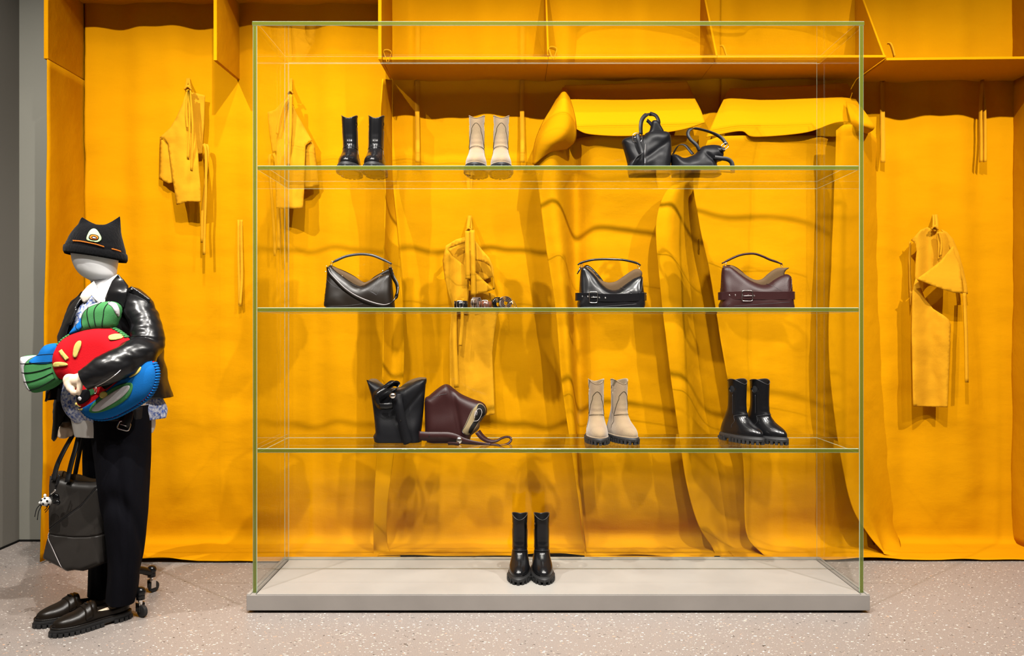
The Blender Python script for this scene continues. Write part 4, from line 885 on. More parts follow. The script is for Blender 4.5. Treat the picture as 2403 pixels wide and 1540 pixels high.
link('lining', pf.patch(fx([(1690, 545), (1640, 590), (1600, 650), (1560, 740), (1520, 830), (1482, 900), (1495, 950), (1560, 975), (1600, 940), (1660, 830), (1740, 740), (1790, 680), (1800, 610), (1750, 550)]), .0006, n=50), LIN2, bo)
link('dark_inner', pf.patch(fx([(1700, 560), (1675, 640), (1650, 760), (1590, 860), (1570, 930), (1600, 950), (1680, 850), (1760, 740), (1795, 660), (1790, 600), (1745, 555)]), .0024, n=50), DARK, bo)  # near-black patch inside the open mouth
g = Geo(); pf.line(fx([(1650, 720), (1690, 620), (1740, 620), (1750, 680), (1700, 770), (1640, 780)]), .0012, .005, g=g); pf.line(fx([(1650, 740), (1660, 650), (1685, 650), (1680, 700)]), .001, .005, g=g); link('cord', g, STITCH, bo)
link('lining_fold', pf.patch(fx([(1808, 690), (1740, 740), (1700, 800), (1650, 880), (1595, 965), (1610, 975), (1715, 880), (1715, 820), (1760, 760)]), .003), LIN, bo)
g = Geo(); pf.line(fx([(1695, 540), (1630, 610), (1580, 720), (1530, 830), (1480, 910), (1500, 950)]), .0018, .0015, g=g); pf.line(fx([(942, 520), (1050, 470), (1150, 425), (1260, 400)]), .0009, .0002, g=g); pf.line(fx([(1232, 280), (1250, 310), (1280, 335)]), .0009, .0002, g=g); link('seams', g, EDGP, bo)
link('strap', rib(fx, [(885, 975, .074), (1000, 982, .080), (1150, 982, .082), (1300, 985, .084), (1400, 1005, .086), (1500, 1040, .088), (1620, 1062, .088), (1760, 1080, .086), (1880, 1090, .084)], [Vector(v) for v in ((0, -.15, 1),)]*9, lambda t: .0445 if t < .35 else .0445-.034*sm(t, .35, 1), .003, 50), BURG, o)
link('strap_tip', rib(fx, [(1860, 1090, .084), (2000, 1102, .082), (2100, 1090, .078), (2155, 1050, .07), (2150, 1010, .06), (2100, 1000, .05), (2030, 1020, .045), (1950, 1060, .045), (1850, 1060, .045), (1760, 1010, .045), (1690, 930, .04)], [Vector(v) for v in ((0, .5, .8),)]*11, lambda t: .011 if t < .6 else .011+.022*sm(t, .6, 1), .003, 70), BURG, o)
g = Geo(); c = fx([(1445, 1030)])[0]; g.ball((c[0], -.094, c[1]), (.015, .011, .0165), 18, 10); link('knob', g, SIL, o)
g = Geo(); c = fx([(1030, 978)])[0]; g.ball((c[0], -.0830, c[1]), (.0035, .0012, .0055), 10, 6); link('strap_hole', g, DARK, o)
link('strap_tab', rib(fx, [(1290, 1075, .096), (1360, 1072, .10), (1430, 1080, .10), (1450, 1062, .095)], (0, -.6, .8), .018, .003, 16), BURG, o)
# ---------------------------------------------------------------- mannequin
SKIN = mat('mannequin_white', (.86, .86, .88), .35, spec=.35)
HANDM = mat('mannequin_cream', (.78, .62, .48), .5, spec=.3)
SHIRT = mat('white_cotton', (.9, .88, .84), .85, spec=.1)
TROU = mat('black_wool', (.005, .005, .008), .85, spec=.06, bump=.2, bscale=300)
KNIT = mat('blue_white_knit', (.75, .78, .85), .95, spec=.05, bump=.5, bscale=160, col2=(.06, .12, .42), vscale=90)
JACK = mat('jacket_leather', (.007, .007, .008), .27, spec=.36, bump=.12, bscale=60, bdist=.003)
WOOLK = mat('black_knit', (.006, .006, .007), .95, spec=.04, bump=1, bscale=1, bdist=.004, aniso=(170, 170, 60), sheen=.05)
def knit(name, col): return mat(name, col, .95, spec=.06, bump=.5, bscale=260, bdist=.0012)
KR, KB, KG, KY, KW, KK = knit('red_knit', (.72, .012, .02)), knit('blue_knit', (.01, .16, .52)), knit('green_knit', (.07, .27, .09)), knit('yellow_knit', (.80, .66, .18)), knit('white_knit', (.72, .70, .72)), knit('dark_knit', (.012, .012, .014))
ORG = knit('orange_knit', (.9, .20, .02)); MINT = knit('mint_knit', (.45, .68, .36))
TOTE = mat('grey_brown_leather', (.034, .030, .027), .42, spec=.25, bump=.3, bscale=380, bdist=.0006, var=.25, vscale=5)
man = thing('mannequin', 'mannequin in black leather jacket, black trousers and loafers with cat-eared beanie', 'mannequin', (-1.80, 3.55, 0))
MO = Vector(man.location)
RV = Vector((.885, .465, 0)); CV = Vector((.465, -.885, 0))
def vring(py, xl, xr, b, Y, n=48, fn=None):
    """horizontal ring seen between xl..xr at picture height py, half depth b"""
    c = at((xl+xr)/2, py, Y); hw = (xr-xl)/2*Y/1850; a = math.sqrt(max(hw*hw-(.465*b)**2, (.45*hw)**2))/.885; out = []
    for j in range(n):
        t = 2*PI*j/n; r = 1+(fn(t, py) if fn else 0)
        out.append(c+RV*(a*math.cos(t)*r)+CV*(b*math.sin(t)*r))
    return out
def vloft(g, rows, n=48, steps=60, fn=None, caps=(1, 1)):
    """rows: (py, xl, xr, b, Y) smoothed"""
    P = crom([Vector((r[1], r[2], r[0])) for r in rows], steps); Q = crom([Vector((r[3], r[4], 0)) for r in rows], steps)
    g.loft([vring(p.z, p.x, p.y, q.x, q.y, n, fn) for p, q in zip(P, Q)], caps); return g
g = Geo()
vloft(g, [(960, 235, 330, .09, 3.55), (900, 225, 330, .10, 3.55), (820, 220, 320, .11, 3.55), (760, 215, 320, .11, 3.56), (725, 212, 318, .09, 3.56), (705, 214, 295, .06, 3.56), (690, 221, 272, .050, 3.56), (672, 219, 267, .046, 3.56), (660, 216, 266, .046, 3.555),
          (654, 206, 267, .054, 3.55), (645, 194, 268, .062, 3.54), (632, 184, 269, .072, 3.535), (615, 177, 271, .080, 3.53), (595, 174, 272, .083, 3.53), (575, 176, 272, .082, 3.53), (555, 184, 266, .07, 3.53), (543, 195, 255, .048, 3.53), (537, 212, 238, .02, 3.53)], 40, 90)
def limb(g, pts, n=16, steps=24):
    P = crom([at(*p[:3]) for p in pts], steps); R = crom([Vector((p[3], 0, 0)) for p in pts], steps)
    return g.tube(P, lambda t: R[int(round(t*(steps-1)))].x, n)
limb(g, [(318, 715, 3.44, .05), (340, 800, 3.40, .044), (300, 845, 3.27, .036), (215, 882, 3.18, .027), (196, 888, 3.175, .026), (180, 893, 3.17, .027), (170, 896, 3.168, .022)])
limb(g, [(215, 720, 3.66, .05), (180, 820, 3.70, .042), (160, 920, 3.66, .034), (157, 985, 3.60, .025), (156, 1003, 3.59, .026), (156, 1012, 3.585, .020)])
limb(g, [(295, 940, 3.50, .09), (300, 1150, 3.52, .06), (292, 1330, 3.56, .042), (282, 1400, 3.53, .036), (272, 1438, 3.52, .035)])
limb(g, [(250, 940, 3.64, .09), (240, 1150, 3.66, .06), (238, 1320, 3.66, .042), (232, 1385, 3.66, .036), (220, 1425, 3.63, .035)])
limb(g, [(272, 1438, 3.52, .036), (225, 1455, 3.45, .034), (180, 1470, 3.39, .026)]); limb(g, [(220, 1425, 3.63, .036), (180, 1442, 3.55, .034), (140, 1455, 3.48, .026)])
# fingers: left hand curled over the cushion
for a, b, c, d in (((172, 884), (158, 884), (153, 894), (158, 903)), ((171, 891), (158, 893), (156, 904), (163, 912)), ((173, 898), (162, 903), (162, 914), (169, 919)), ((177, 904), (169, 911), (170, 921), (177, 925))):
    limb(g, [(*a, 3.172, .0112), (*b, 3.155, .0108), (*c, 3.150, .0100), (*d, 3.165, .0085)], 10, 14)
limb(g, [(188, 900, 3.16, .0115), (186, 915, 3.155, .011), (183, 927, 3.16, .009)], 10, 10)
# right hand fist round the tote handles
for k, yy in enumerate((1004, 1010, 1016, 1022)):
    limb(g, [(146, yy-3, 3.575, .0092), (142-k, yy+1, 3.545, .0088), (152-k, yy+4, 3.53, .0085), (162-k, yy+2, 3.545, .0075)], 10, 14)
limb(g, [(165, 1002, 3.57, .0105), (169, 1012, 3.55, .0095), (168, 1026, 3.55, .008)], 10, 10)
sub_geo(g, man); bd = link('body', g, [SKIN], man)
rm = bd.modifiers.new('remesh', 'REMESH'); rm.mode = 'VOXEL'; rm.voxel_size = .0042; rm.use_smooth_shade = True
sm_ = bd.modifiers.new('smooth', 'SMOOTH'); sm_.factor = .5; sm_.iterations = 2
# cream hands: colour by height on the one body material
nt = SKIN.node_tree; b_ = nt.nodes['Principled BSDF']; ge = nt.nodes.new('ShaderNodeTexCoord'); se = nt.nodes.new('ShaderNodeSeparateXYZ'); nt.links.new(ge.outputs['Object'], se.inputs[0])
lt = nt.nodes.new('ShaderNodeMath'); lt.operation = 'LESS_THAN'; lt.inputs[1].default_value = 1.2; nt.links.new(se.outputs[2], lt.inputs[0])
mx = nt.nodes.new('ShaderNodeMix'); mx.data_type = 'RGBA'; mx.inputs[6].default_value = (.72, .72, .74, 1); mx.inputs[7].default_value = (.60, .47, .35, 1); nt.links.new(lt.outputs[0], mx.inputs[0]); nt.links.new(mx.outputs[2], b_.inputs['Base Color'])
g = Geo(); pr = vring(657, 216, 267, .0475, 3.553, 40); g.tube([p+Vector((0, 0, .012*math.cos(2*PI*i/40))) for i, p in enumerate(pr)], .0012, 5, closed=True); sub_geo(g, man); link('neck_joint', g, EDGP, man)
def flat(name, pts, Yf, m, parent, th=.002, step=3.5, solid=True):
    V2, F = tri2d(pts, step); g = Geo(); g.v = [at(p[0], p[1], Yf(p[0], p[1]) if callable(Yf) else Yf) for p in V2]; g.f = F
    if parent is man or parent.parent is man: sub_geo(g, man)
    return link(name, g, m, parent, solid=th)
Zc = lambda L, ox=0, oy=480, s=2.655: [(ox+x/s, oy+y/s) for x, y in L]
# knit top and shirt under the jacket
g = vloft(Geo(), [(700, 212, 312, .075, 3.55), (730, 192, 335, .11, 3.545), (800, 178, 345, .125, 3.54), (880, 172, 352, .13, 3.54), (930, 168, 360, .13, 3.54), (962, 178, 372, .125, 3.54), (985, 196, 371, .115, 3.54)], 48, 40,
          lambda t, py: .03*math.sin(7*t+py*.02)*sm(py, 850, 960), caps=(0, 0)); sub_geo(g, man); link('knit_top', g, KNIT, man, solid=.006)
g = vloft(Geo(), [(940, 176, 345, .12, 3.54), (985, 186, 350, .12, 3.54), (1005, 190, 350, .118, 3.54), (1019, 192, 345, .116, 3.54)], 48, 20, lambda t, py: .02*math.sin(9*t)*sm(py, 940, 1010), caps=(0, 0)); sub_geo(g, man); sh = link('shirt', g, SHIRT, man, solid=.003)
flat('collar', Zc([(728, 436), (700, 452), (650, 490), (600, 530), (572, 562), (598, 600), (625, 622), (650, 620), (668, 560), (700, 490), (738, 440)]), lambda x, y: 3.50-.10*sm(y, 650, 705)+.03*sm(x, 250, 275), SHIRT, sh, .003)
flat('collar', Zc([(585, 478), (545, 510), (515, 545), (498, 575), (520, 615), (545, 600), (572, 568), (600, 540), (606, 515)]), lambda x, y: 3.47-.03*sm(y, 665, 700), mat('collar_beige', (.62, .56, .48), .85), sh, .003)  # inner back of the collar, beige
flat('collar', Zc([(520, 540), (502, 572), (520, 615), (548, 602), (572, 566), (548, 556)]), 3.445, SHIRT, sh, .003)
flat('tie', Zc([(572, 570), (600, 605), (600, 660), (560, 720), (520, 760), (500, 790), (515, 700), (540, 620)]), lambda x, y: 3.43-.02*sm(y, 700, 770), KNIT, man, .008)
# jacket
def jn(t, py): 
    return .035*noise.fractal(Vector((math.cos(t)*2.2, math.sin(t)*2.2, py*.016)), 1, 2, 4)+.018*math.sin(py*.11+3*t)*math.exp(-((py-850)/60)**2)
jrows = [(668, 226, 290, .062, 3.55), (685, 212, 305, .085, 3.55), (700, 198, 330, .105, 3.55), (722, 182, 346, .125, 3.545), (760, 168, 357, .14, 3.54), (800, 160, 362, .145, 3.54), (850, 152, 368, .15, 3.54), (900, 143, 376, .155, 3.54), (936, 137, 384, .158, 3.54)]
P = crom([Vector((r[1], r[2], r[0])) for r in jrows], 60); Q = crom([Vector((r[3], r[4], 0)) for r in jrows], 60)
rings = [vring(p.z, p.x, p.y, q.x, q.y, 72, jn) for p, q in zip(P, Q)]; g = Geo(); g.v = [v for r in rings for v in r]
for i in range(59):
    py = P[i].z; lo = pwl(py, [(668, 60), (700, 92), (740, 104), (800, 118), (936, 108)]); hi = pwl(py, [(668, 190), (700, 150), (740, 146), (800, 150), (936, 172)])
    for j in range(72):
        if lo < (j+.5)*5 < hi: continue
        g.f.append((i*72+j, i*72+(j+1) % 72, (i+1)*72+(j+1) % 72, (i+1)*72+j))
sub_geo(g, man); jk = link('jacket', g, JACK, man, solid=.007)
def sleeve(name, pts, steps=90, n=48, seed=0, wr_=.10):
    P = crom([at(*p[:3]) for p in pts], steps); R = crom([Vector((p[3], 0, 0)) for p in pts], steps); g = Geo(); rings = []; up = None
    for i, p in enumerate(P):
        t = (P[min(i+1, steps-1)]-P[max(i-1, 0)]).normalized()
        if up is None: up = t.orthogonal().normalized()
        up = (up-t*up.dot(t)).normalized(); q = t.cross(up); u = i/(steps-1); rr = []
        for j in range(n):
            a = 2*PI*j/n; d = up*math.cos(a)+q*math.sin(a); w = p+d*R[i].x
            k = noise.fractal(Vector((w.x*9+seed, w.y*9, w.z*20)), 1, 2, 3)
            fold_ = math.sin(u*46+2.4*math.sin(a+1)+seed)*math.exp(-((u-.42)/.16)**2)
            rr.append(p+d*R[i].x*(1+wr_*k+.085*fold_*(.4+.6*max(0, math.cos(a+2)))))
        rings.append(rr)
    g.loft(rings, (0, 0)); sub_geo(g, man); return link(name, g, JACK, jk, solid=.005)
sleeve('sleeve', [(306, 700, 3.48, .052), (322, 716, 3.45, .058), (336, 748, 3.42, .062), (345, 785, 3.39, .066), (340, 815, 3.36, .068), (315, 835, 3.30, .068), (280, 853, 3.24, .062), (245, 869, 3.20, .055), (216, 882, 3.18, .046), (196, 891, 3.172, .041)], seed=1, wr_=.13)
sleeve('sleeve', [(214, 706, 3.64, .055), (195, 735, 3.68, .066), (180, 800, 3.72, .068), (165, 870, 3.70, .062), (160, 930, 3.65, .056), (158, 975, 3.60, .054), (157, 998, 3.585, .052)], seed=4)
flat('front_flap', [(143, 895), (135, 905), (131, 950), (126, 985), (122, 1030), (127, 1036), (133, 1028), (139, 1000), (150, 985), (158, 960), (162, 930), (155, 905)], lambda x, y: 3.50-.02*math.sin((x-120)/8), JACK, jk, .006)
flat('lapel', Zc([(738, 436), (770, 470), (800, 510), (785, 600), (770, 650), (750, 625), (700, 605), (650, 622), (655, 590), (675, 540), (700, 480)]), lambda x, y: 3.405+.05*sm(y, 690, 650)-.02*math.sin((x-245)/20), JACK, jk, .006)
flat('lapel', Zc([(500, 585), (480, 620), (445, 660), (450, 655), (470, 650), (455, 720), (430, 800), (440, 812), (480, 760), (510, 700), (525, 640), (520, 610)]), lambda x, y: 3.455-.01*math.sin(y/20), JACK, jk, .006)
ep = flat('epaulette', [(303, 676), (309, 672), (330, 686), (353, 703), (350, 712), (342, 710), (318, 696), (304, 684)], lambda x, y: 3.425-.012*sm(x, 300, 350)-.004, JACK, jk, .006)
g = Geo(); g.ball(at(309, 679, 3.412), .0045); sub_geo(g, man); link('stud', g, SIL, jk)
g = Geo(); g.tube([at(222, 909, 3.145), at(245, 897, 3.145), at(268, 882, 3.16), at(284, 868, 3.18)], .0014, 6, smooth=20); sub_geo(g, man); link('cuff_zip', g, SIL, jk)
g = Geo(); a = at(224, 917, 3.135); ring(g, a, .004, .012, .0016, R_(0, .2, 0)); sub_geo(g, man); link('zip_pull', g, SIL, jk)
# trousers
def tn(seed):
    return lambda t, py: .07*noise.fractal(Vector((math.cos(t)*1.6+seed, math.sin(t)*1.6, py*.006)), 1, 2, 3)+.035*math.sin(5*t+py*.02+seed)*sm(py, 1150, 1380)-.10*math.exp(-((py-(1290-130*math.sin(t-.5)))/24)**2)-.07*math.exp(-((math.cos(t)+.25-(py-1000)/900)/.16)**2)*max(0, math.sin(t))
g = vloft(Geo(), [(950, 214, 346, .135, 3.52), (1000, 219, 348, .14, 3.51), (1100, 226, 349, .14, 3.50), (1180, 236, 347, .135, 3.50), (1260, 246, 342, .125, 3.51), (1330, 252, 333, .11, 3.52), (1385, 250, 325, .10, 3.53), (1410, 249, 318, .092, 3.53)], 64, 90, tn(1), caps=(0, 0))
sub_geo(g, man); tr = link('trouser_leg', g, TROU, man, solid=.004)
g = vloft(Geo(), [(960, 196, 300, .12, 3.62), (1100, 194, 285, .12, 3.64), (1200, 196, 275, .115, 3.66), (1300, 203, 272, .11, 3.67), (1360, 204, 270, .10, 3.67), (1394, 203, 262, .09, 3.67)], 64, 80, tn(5), caps=(0, 0))
sub_geo(g, man); link('trouser_leg', g, TROU, man, solid=.004)
g = vloft(Geo(), [(952, 213, 347, .137, 3.52), (975, 215, 348, .139, 3.515), (980, 215, 348, .139, 3.515)], 64, 8, caps=(0, 0)); sub_geo(g, man); wb = link('belt', g, BLKM, man, solid=.004)
g = Geo(); ring(g, at(291, 1000, 3.355), .024, .017, .0028, R_(-.3, .25, .2), 28, 5); g.tube([at(283, 996, 3.35), at(297, 1000, 3.35)], .0018, 6); sub_geo(g, man); link('belt_buckle', g, SIL, wb)
g = Geo(); g.ribbon([at(303, 968, 3.36), at(300, 985, 3.355), at(291, 1000, 3.352)], (1, 0, 0), .035, .004, 10); sub_geo(g, man); link('belt_end', g, BLKM, wb)
# loafers
def loafer(px_t, Yt, px_h, Yh, name='loafer'):
    T = at(px_t, 770, Yt); Hh = at(px_h, 770, Yh); T.z = Hh.z = 0; d = (T-Hh); L = d.length; ang = math.atan2(d.x, -d.y); c = (T+Hh)/2
    M = 30; N = 20; g = Geo(); st = []
    for i in range(M+1):
        t = i/M; y = -L/2+L*t
        wd = .050*pwl(t, [(0, 0.05), (.03, .45), (.08, .72), (.18, .96), (.3, 1.03), (.42, .96), (.55, .78), (.7, .68), (.85, .70), (.95, .52), (1, .12)])
        hh = pwl(t, [(0, .048), (.05, .062), (.15, .072), (.3, .083), (.42, .100), (.5, .112), (.6, .098), (.75, .088), (.9, .098), (1, .098)])
        st.append((y, wd, hh))
        for j in range(N+1):
            a = PI*j/N; e = .8
            g.v.append((wd*math.copysign(abs(math.cos(a))**e, math.cos(a)), y, .030+(hh-.030)*abs(math.sin(a))**(.75)))
    for i in range(M):
        for j in range(N):
            t = (i+.5)/M; aj = (j+.5)/N
            if t > .52 and abs(aj-.5) < .5-.17*(1 if t < .9 else 1)-(.12 if t > .94 else 0): continue
            g.f.append((i*(N+1)+j, i*(N+1)+j+1, (i+1)*(N+1)+j+1, (i+1)*(N+1)+j))
    up = s = link(name, g, BRN, man, solid=.003, off=-1, loc=c-MO); up.rotation_euler = (0, 0, ang); so = up
    O = []
    for sg in (1, -1):
        idx = range(M+1) if sg > 0 else range(M, -1, -1)
        for i in idx: y, wd, hh = st[i]; O.append(Vector((sg*(wd+.006), y*1.045, 0)))
    O = resample(O+[O[0]], 73)[:-1]
    g = Geo(); g.loft([[Vector((v.x*k, v.y*k, z)) for v in O] for z, k in ((.012, .98), (.014, 1.0), (.028, 1.0), (.033, .99), (.036, .95))]); link('sole', g, RUB, s, auto=50)
    g = Geo(); g.tube([Vector((v.x*.99, v.y*.99, .035)) for v in O], .0022, 5, closed=True); link('welt', g, BRN, so)
    g = Geo(); O2 = resample(O+[O[0]], 37)[:-1]
    for i, v in enumerate(O2):
        b = O2[(i+1) % 36]; a = O2[i-1]; q = (b-a).normalized(); f = v.y/L
        if .12 < f < .22: continue
        g.box((v.x*.93, v.y*.97, .008), (.016, .020, .016), math.atan2(q.y, q.x))
    g.box((0, -.05, .010), (.06, .14, .012)); g.box((0, .105, .009), (.055, .06, .014)); link('lugs', g, RUB, so, smooth=False)
    # moccasin seam, penny strap
    g = Geo(); sp = []
    for t, k in ((.46, .62), (.36, .70), (.26, .74), (.16, .68), (.09, .5), (.06, .0), (.09, -.5), (.16, -.68), (.26, -.74), (.36, -.70), (.46, -.62)):
        i = int(t*M); y, wd, hh = st[i]; sp.append(Vector((wd*k, -L/2+L*t, .030+(hh-.030)*(1-abs(k)**2.4)**.45+.001)))
    g.tube(sp, .0022, 6, smooth=50); link('apron_seam', g, BRN, up)
    g = Geo(); band = []
    for t in (.37, .40, .44, .47):
        r = []
        for j in range(17):
            a = PI*(.06+.88*j/16); y, wd, hh = st[min(M, int(t*M))]; hh = pwl(t, [(.3, .083), (.42, .100), (.5, .112)])
            r.append(Vector(((wd+.003)*math.copysign(abs(math.cos(a))**.8, math.cos(a)), -L/2+L*t, .032+(hh-.030)*abs(math.sin(a))**.75)))
        band.append(r)
    g.loft(band, (0, 0), wrap=False); link('saddle_strap', g, BRN, up, solid=.0035, off=0)
    g = Geo(); g.ribbon([Vector((-.014, -L/2+L*.42, .106)), Vector((.014, -L/2+L*.42, .106))], (0, 1, .3), .005, .003); link('slot', g, DARK, up)
    return s
loafer(130-8, 3.32, 303, 3.55); loafer(84, 3.42, 262, 3.66)
# knitted cap with two ears
from mathutils.bvhtree import BVHTree
g = Geo(); rows = [(597, 167, 283, .090, 3.53), (590, 164, 286, .097, 3.53), (580, 165, 286, .098, 3.53), (572, 168, 284, .095, 3.53), (560, 172, 281, .090, 3.53), (549, 178, 278, .080, 3.53), (540, 184, 276, .066, 3.53), (533, 190, 275, .050, 3.53), (528, 195, 274, .034, 3.53), (524, 199, 273, .018, 3.53), (522, 203, 272, .008, 3.53)]
P = crom([Vector((r[1], r[2], r[0])) for r in rows], 44); Q = crom([Vector((r[3], r[4], 0)) for r in rows], 44); rg = []
for k, (p, q) in enumerate(zip(P, Q)):
    u = k/43; r = vring(p.z, p.x, p.y, q.x, q.y, 64)
    for jj, v in enumerate(r):
        c = math.cos(2*PI*jj/64); v.z += -c*.017*(1-sm(u, 0, .8))+sm(u, .72, 1)*(.040*(abs(c)**1.5)-.015+.007*c)
    rg.append(r)
g.loft(rg, (0, 0)); tb_ = 43*64; g.f += [(tb_+j, tb_+j+1, tb_+(63-j), tb_+(64-j) % 64) for j in range(0, 32)]; sub_geo(g, man); cap = link('beanie', g, WOOLK, man, solid=.004, off=-1)
bv = BVHTree.FromPolygons([Vector(v)+MO for v in g.v], g.f)
def oncap(px, py, off):
    """point of the picture dropped onto the cap, lifted by off"""
    o_ = Vector((0, 0, 1.3)); dr = (at(px, py, 3.5)-o_).normalized(); hit = bv.ray_cast(o_, dr)
    return (hit[0] if hit[0] else at(px, py, 3.46))-dr*off
def cap_patch(name, L_, off, m, n=40, step=2.2, par=None):
    V2, F = tri2d(smooth2d([(x/2.655, 480+y/2.655) for x, y in L_], n) if n else [(x/2.655, 480+y/2.655) for x, y in L_], step)
    g = Geo(); m_ = len(V2); g.v = [oncap(p[0], p[1], off+.0015) for p in V2]+[oncap(p[0], p[1], off-.003) for p in V2]
    g.f = list(F)+[tuple(i+m_ for i in f[::-1]) for f in F]; cnt = {(a, b) for f in F for a, b in zip(f, f[1:]+f[:1])}
    for a, b in cnt:
        if (b, a) not in cnt: g.f.append((b, a, a+m_, b+m_))
    sub_geo(g, man); return link(name, g, m, cap)
# turned-up brim
g = Geo(); br = []
for dz, gr in ((-.004, .99), (-.006, 1.03), (.004, 1.07), (.018, 1.075), (.030, 1.06), (.034, 1.02)):
    base = rg[3]; cc = sum(base, Vector())/64; br.append([cc+(v-cc)*gr+Vector((0, 0, dz-.020)) for v in base])
g.loft(br, (0, 0)); sub_geo(g, man); link('brim', g, WOOLK, cap)
for L_ in ([(455, 226), (500, 229), (550, 238), (600, 249), (648, 264)], [(697, 277), (725, 284), (754, 294)]):
    P = crom([Vector((x/2.655, 480+y/2.655, 0)) for x, y in L_], 46 if len(L_) > 3 else 16); g = Geo()
    g.tube([oncap(p.x, p.y+(1 if k % 2 else -1), .0055) for k, p in enumerate(P)], .0022, 5); sub_geo(g, man); link('orange_trim', g, ORG, cap)
cap_patch('green_patch', [(538, 214), (545, 188), (560, 162), (580, 150), (600, 155), (618, 178), (632, 208), (625, 226), (605, 235), (570, 230), (548, 225)], .003, MINT)
cap_patch('patch_ring', [(552, 206), (562, 188), (585, 185), (610, 194), (617, 208), (605, 222), (575, 222), (558, 216)], .0045, KK, 30, 1.5)
cap_patch('orange_mouth', [(558, 205), (566, 192), (585, 189), (606, 197), (612, 208), (602, 218), (578, 218), (564, 213)], .006, ORG, 30, 1.5)
cap_patch('patch_ring', [(569, 206), (575, 198), (588, 197), (602, 204), (603, 211), (590, 214), (577, 212)], .0074, KK, 24, 1.2)
cap_patch('white_patch', [(575, 207), (581, 202), (594, 206), (600, 210), (588, 212)], .009, KW, 16, 1)
# ---------------------------------------------------------------- wheeled stand
st = thing('wheeled_stand', 'black curved wheeled base standing behind the mannequin shoes', 'stand', (-1.87, 3.66, 0))
g = Geo(); g.loft([[Vector((r*math.cos(2*PI*j/20), r*math.sin(2*PI*j/20), z)) for j in range(20)] for r, z in ((.035, .10), (.042, .115), (.042, .15), (.03, .165), (.018, .17), (.018, .5))]); link('hub', g, BLKG, st)
for a, r in ((math.radians(65), .235), (math.radians(-29), .225), (math.radians(112), .18)):
    D = Vector((math.cos(a), math.sin(a), 0)); Nn = Vector((-D.y, D.x, 0))
    g = Geo(); g.tube([D*.02+Vector((0, 0, .13)), D*r*.35+Vector((0, 0, .145)), D*r*.7+Vector((0, 0, .130)), D*r*.93+Vector((0, 0, .105)), D*r+Vector((0, 0, .10))], lambda t: .021-.004*t, 10, smooth=26)
    g.ball(D*r+Vector((0, 0, .112)), (.023, .023, .022), 16, 10); g.tube([D*r+Vector((0, 0, .11)), D*r+Vector((0, 0, .078))], .019, 12); arm = link('leg', g, BLKG, st)
    g = Geo(); g.tube([D*r+Vector((0, 0, .08)), D*r+Vector((0, 0, .055))], .010, 10); g.box(D*r+Nn*.014+Vector((0, 0, .045)), (.026, .003, .04), a); g.box(D*r-Nn*.014+Vector((0, 0, .045)), (.026, .003, .04), a); link('caster_fork', g, SIL, arm, smooth=False)
    g = Geo(); c = D*r+D*.012+Vector((0, 0, .027)); g.tube([c-Nn*.010, c-Nn*.008, c+Nn*.008, c+Nn*.010], lambda t: .027 if .1 < t < .9 else .023, 20); link('caster_wheel', g, RUB, arm, auto=40)
# ---------------------------------------------------------------- tote bag held in the right hand
TY = 3.50; tote = thing('tote_bag', 'dark grey-brown panelled leather tote hanging from the mannequin right hand', 'tote bag', at(185, 1338, TY))
tf = lambda L: [((x/2.75-185)*TY/1850, (1338-(980+y/2.75))*TY/1850) for x, y in L]
TO = tf([(333, 365), (328, 430), (331, 560), (337, 726), (318, 800), (300, 880), (303, 904), (380, 942), (462, 985), (510, 978), (565, 984), (630, 960), (700, 930), (705, 850), (697, 740), (697, 600), (685, 500), (672, 412), (600, 416), (510, 410), (430, 390)])
tp = Puff(TO, .055, .03, .007, mod=lambda x, z: (1-.35*sm(z, .15, .42))*(1+.04*noise.noise(Vector((x*7, z*7, 3)))))
tb = link('body', tp.geo(), TOTE, tote)
link('front_panel', tp.patch(tf([(676, 418), (560, 560), (450, 640), (342, 722), (420, 736), (520, 746), (600, 745), (693, 735), (692, 600), (684, 510)]), .0012), TOTE, tb)
link('side_panel', tp.patch(tf([(336, 372), (332, 430), (334, 560), (340, 712), (450, 628), (560, 548), (664, 418), (600, 420), (510, 414), (430, 396)]), .0012), TOTE, tb)
link('bottom_panel', tp.patch(tf([(346, 734), (420, 745), (520, 754), (600, 753), (693, 744), (700, 850), (696, 925), (630, 952), (565, 976), (510, 970), (464, 976), (420, 880)]), .0012), TOTE, tb)
link('corner_panel', tp.patch(tf([(338, 742), (372, 800), (412, 880), (456, 976), (380, 936), (308, 900), (306, 882), (322, 806)]), .0012), TOTE, tb)
g = Geo(); tp.line(tf([(342, 733), (378, 805), (415, 885), (460, 980)]), .0016, .002, g=g); link('edge_piping', g, STITCH, tb)
g = Geo(); tp.line(tf([(340, 726), (450, 634), (560, 552), (670, 416)]), .0013, .002, g=g); link('edge_piping', g, EDGP, tb)
lp = Puff(tf([(336, 372), (350, 352), (400, 350), (440, 368), (500, 372), (580, 398), (668, 402), (640, 450), (400, 450), (345, 420)]), .010, .02, .007, n=50); link('lining', lp.geo(), LIN, tote, loc=(0, .018, 0))
def hnd(pts, w): 
    q = tf([(p[0], p[1]) for p in pts]); g = Geo().ribbon([Vector((a[0], -p[2], a[1])) for a, p in zip(q, pts)], (1, -.25, 0), w, .003, 50)
    link('handle', g, BLKM, tote)
hnd([(382, 395, .045), (395, 300, .03), (415, 210, .0), (432, 120, -.05), (448, 92, -.058), (470, 110, -.05), (480, 200, -.01), (474, 300, .02), (470, 405, .045)], .024)
hnd([(455, 405, -.03), (470, 250, -.05), (495, 110, -.06), (512, 92, -.062), (525, 140, -.06), (550, 270, -.04), (575, 405, -.03)], .022)
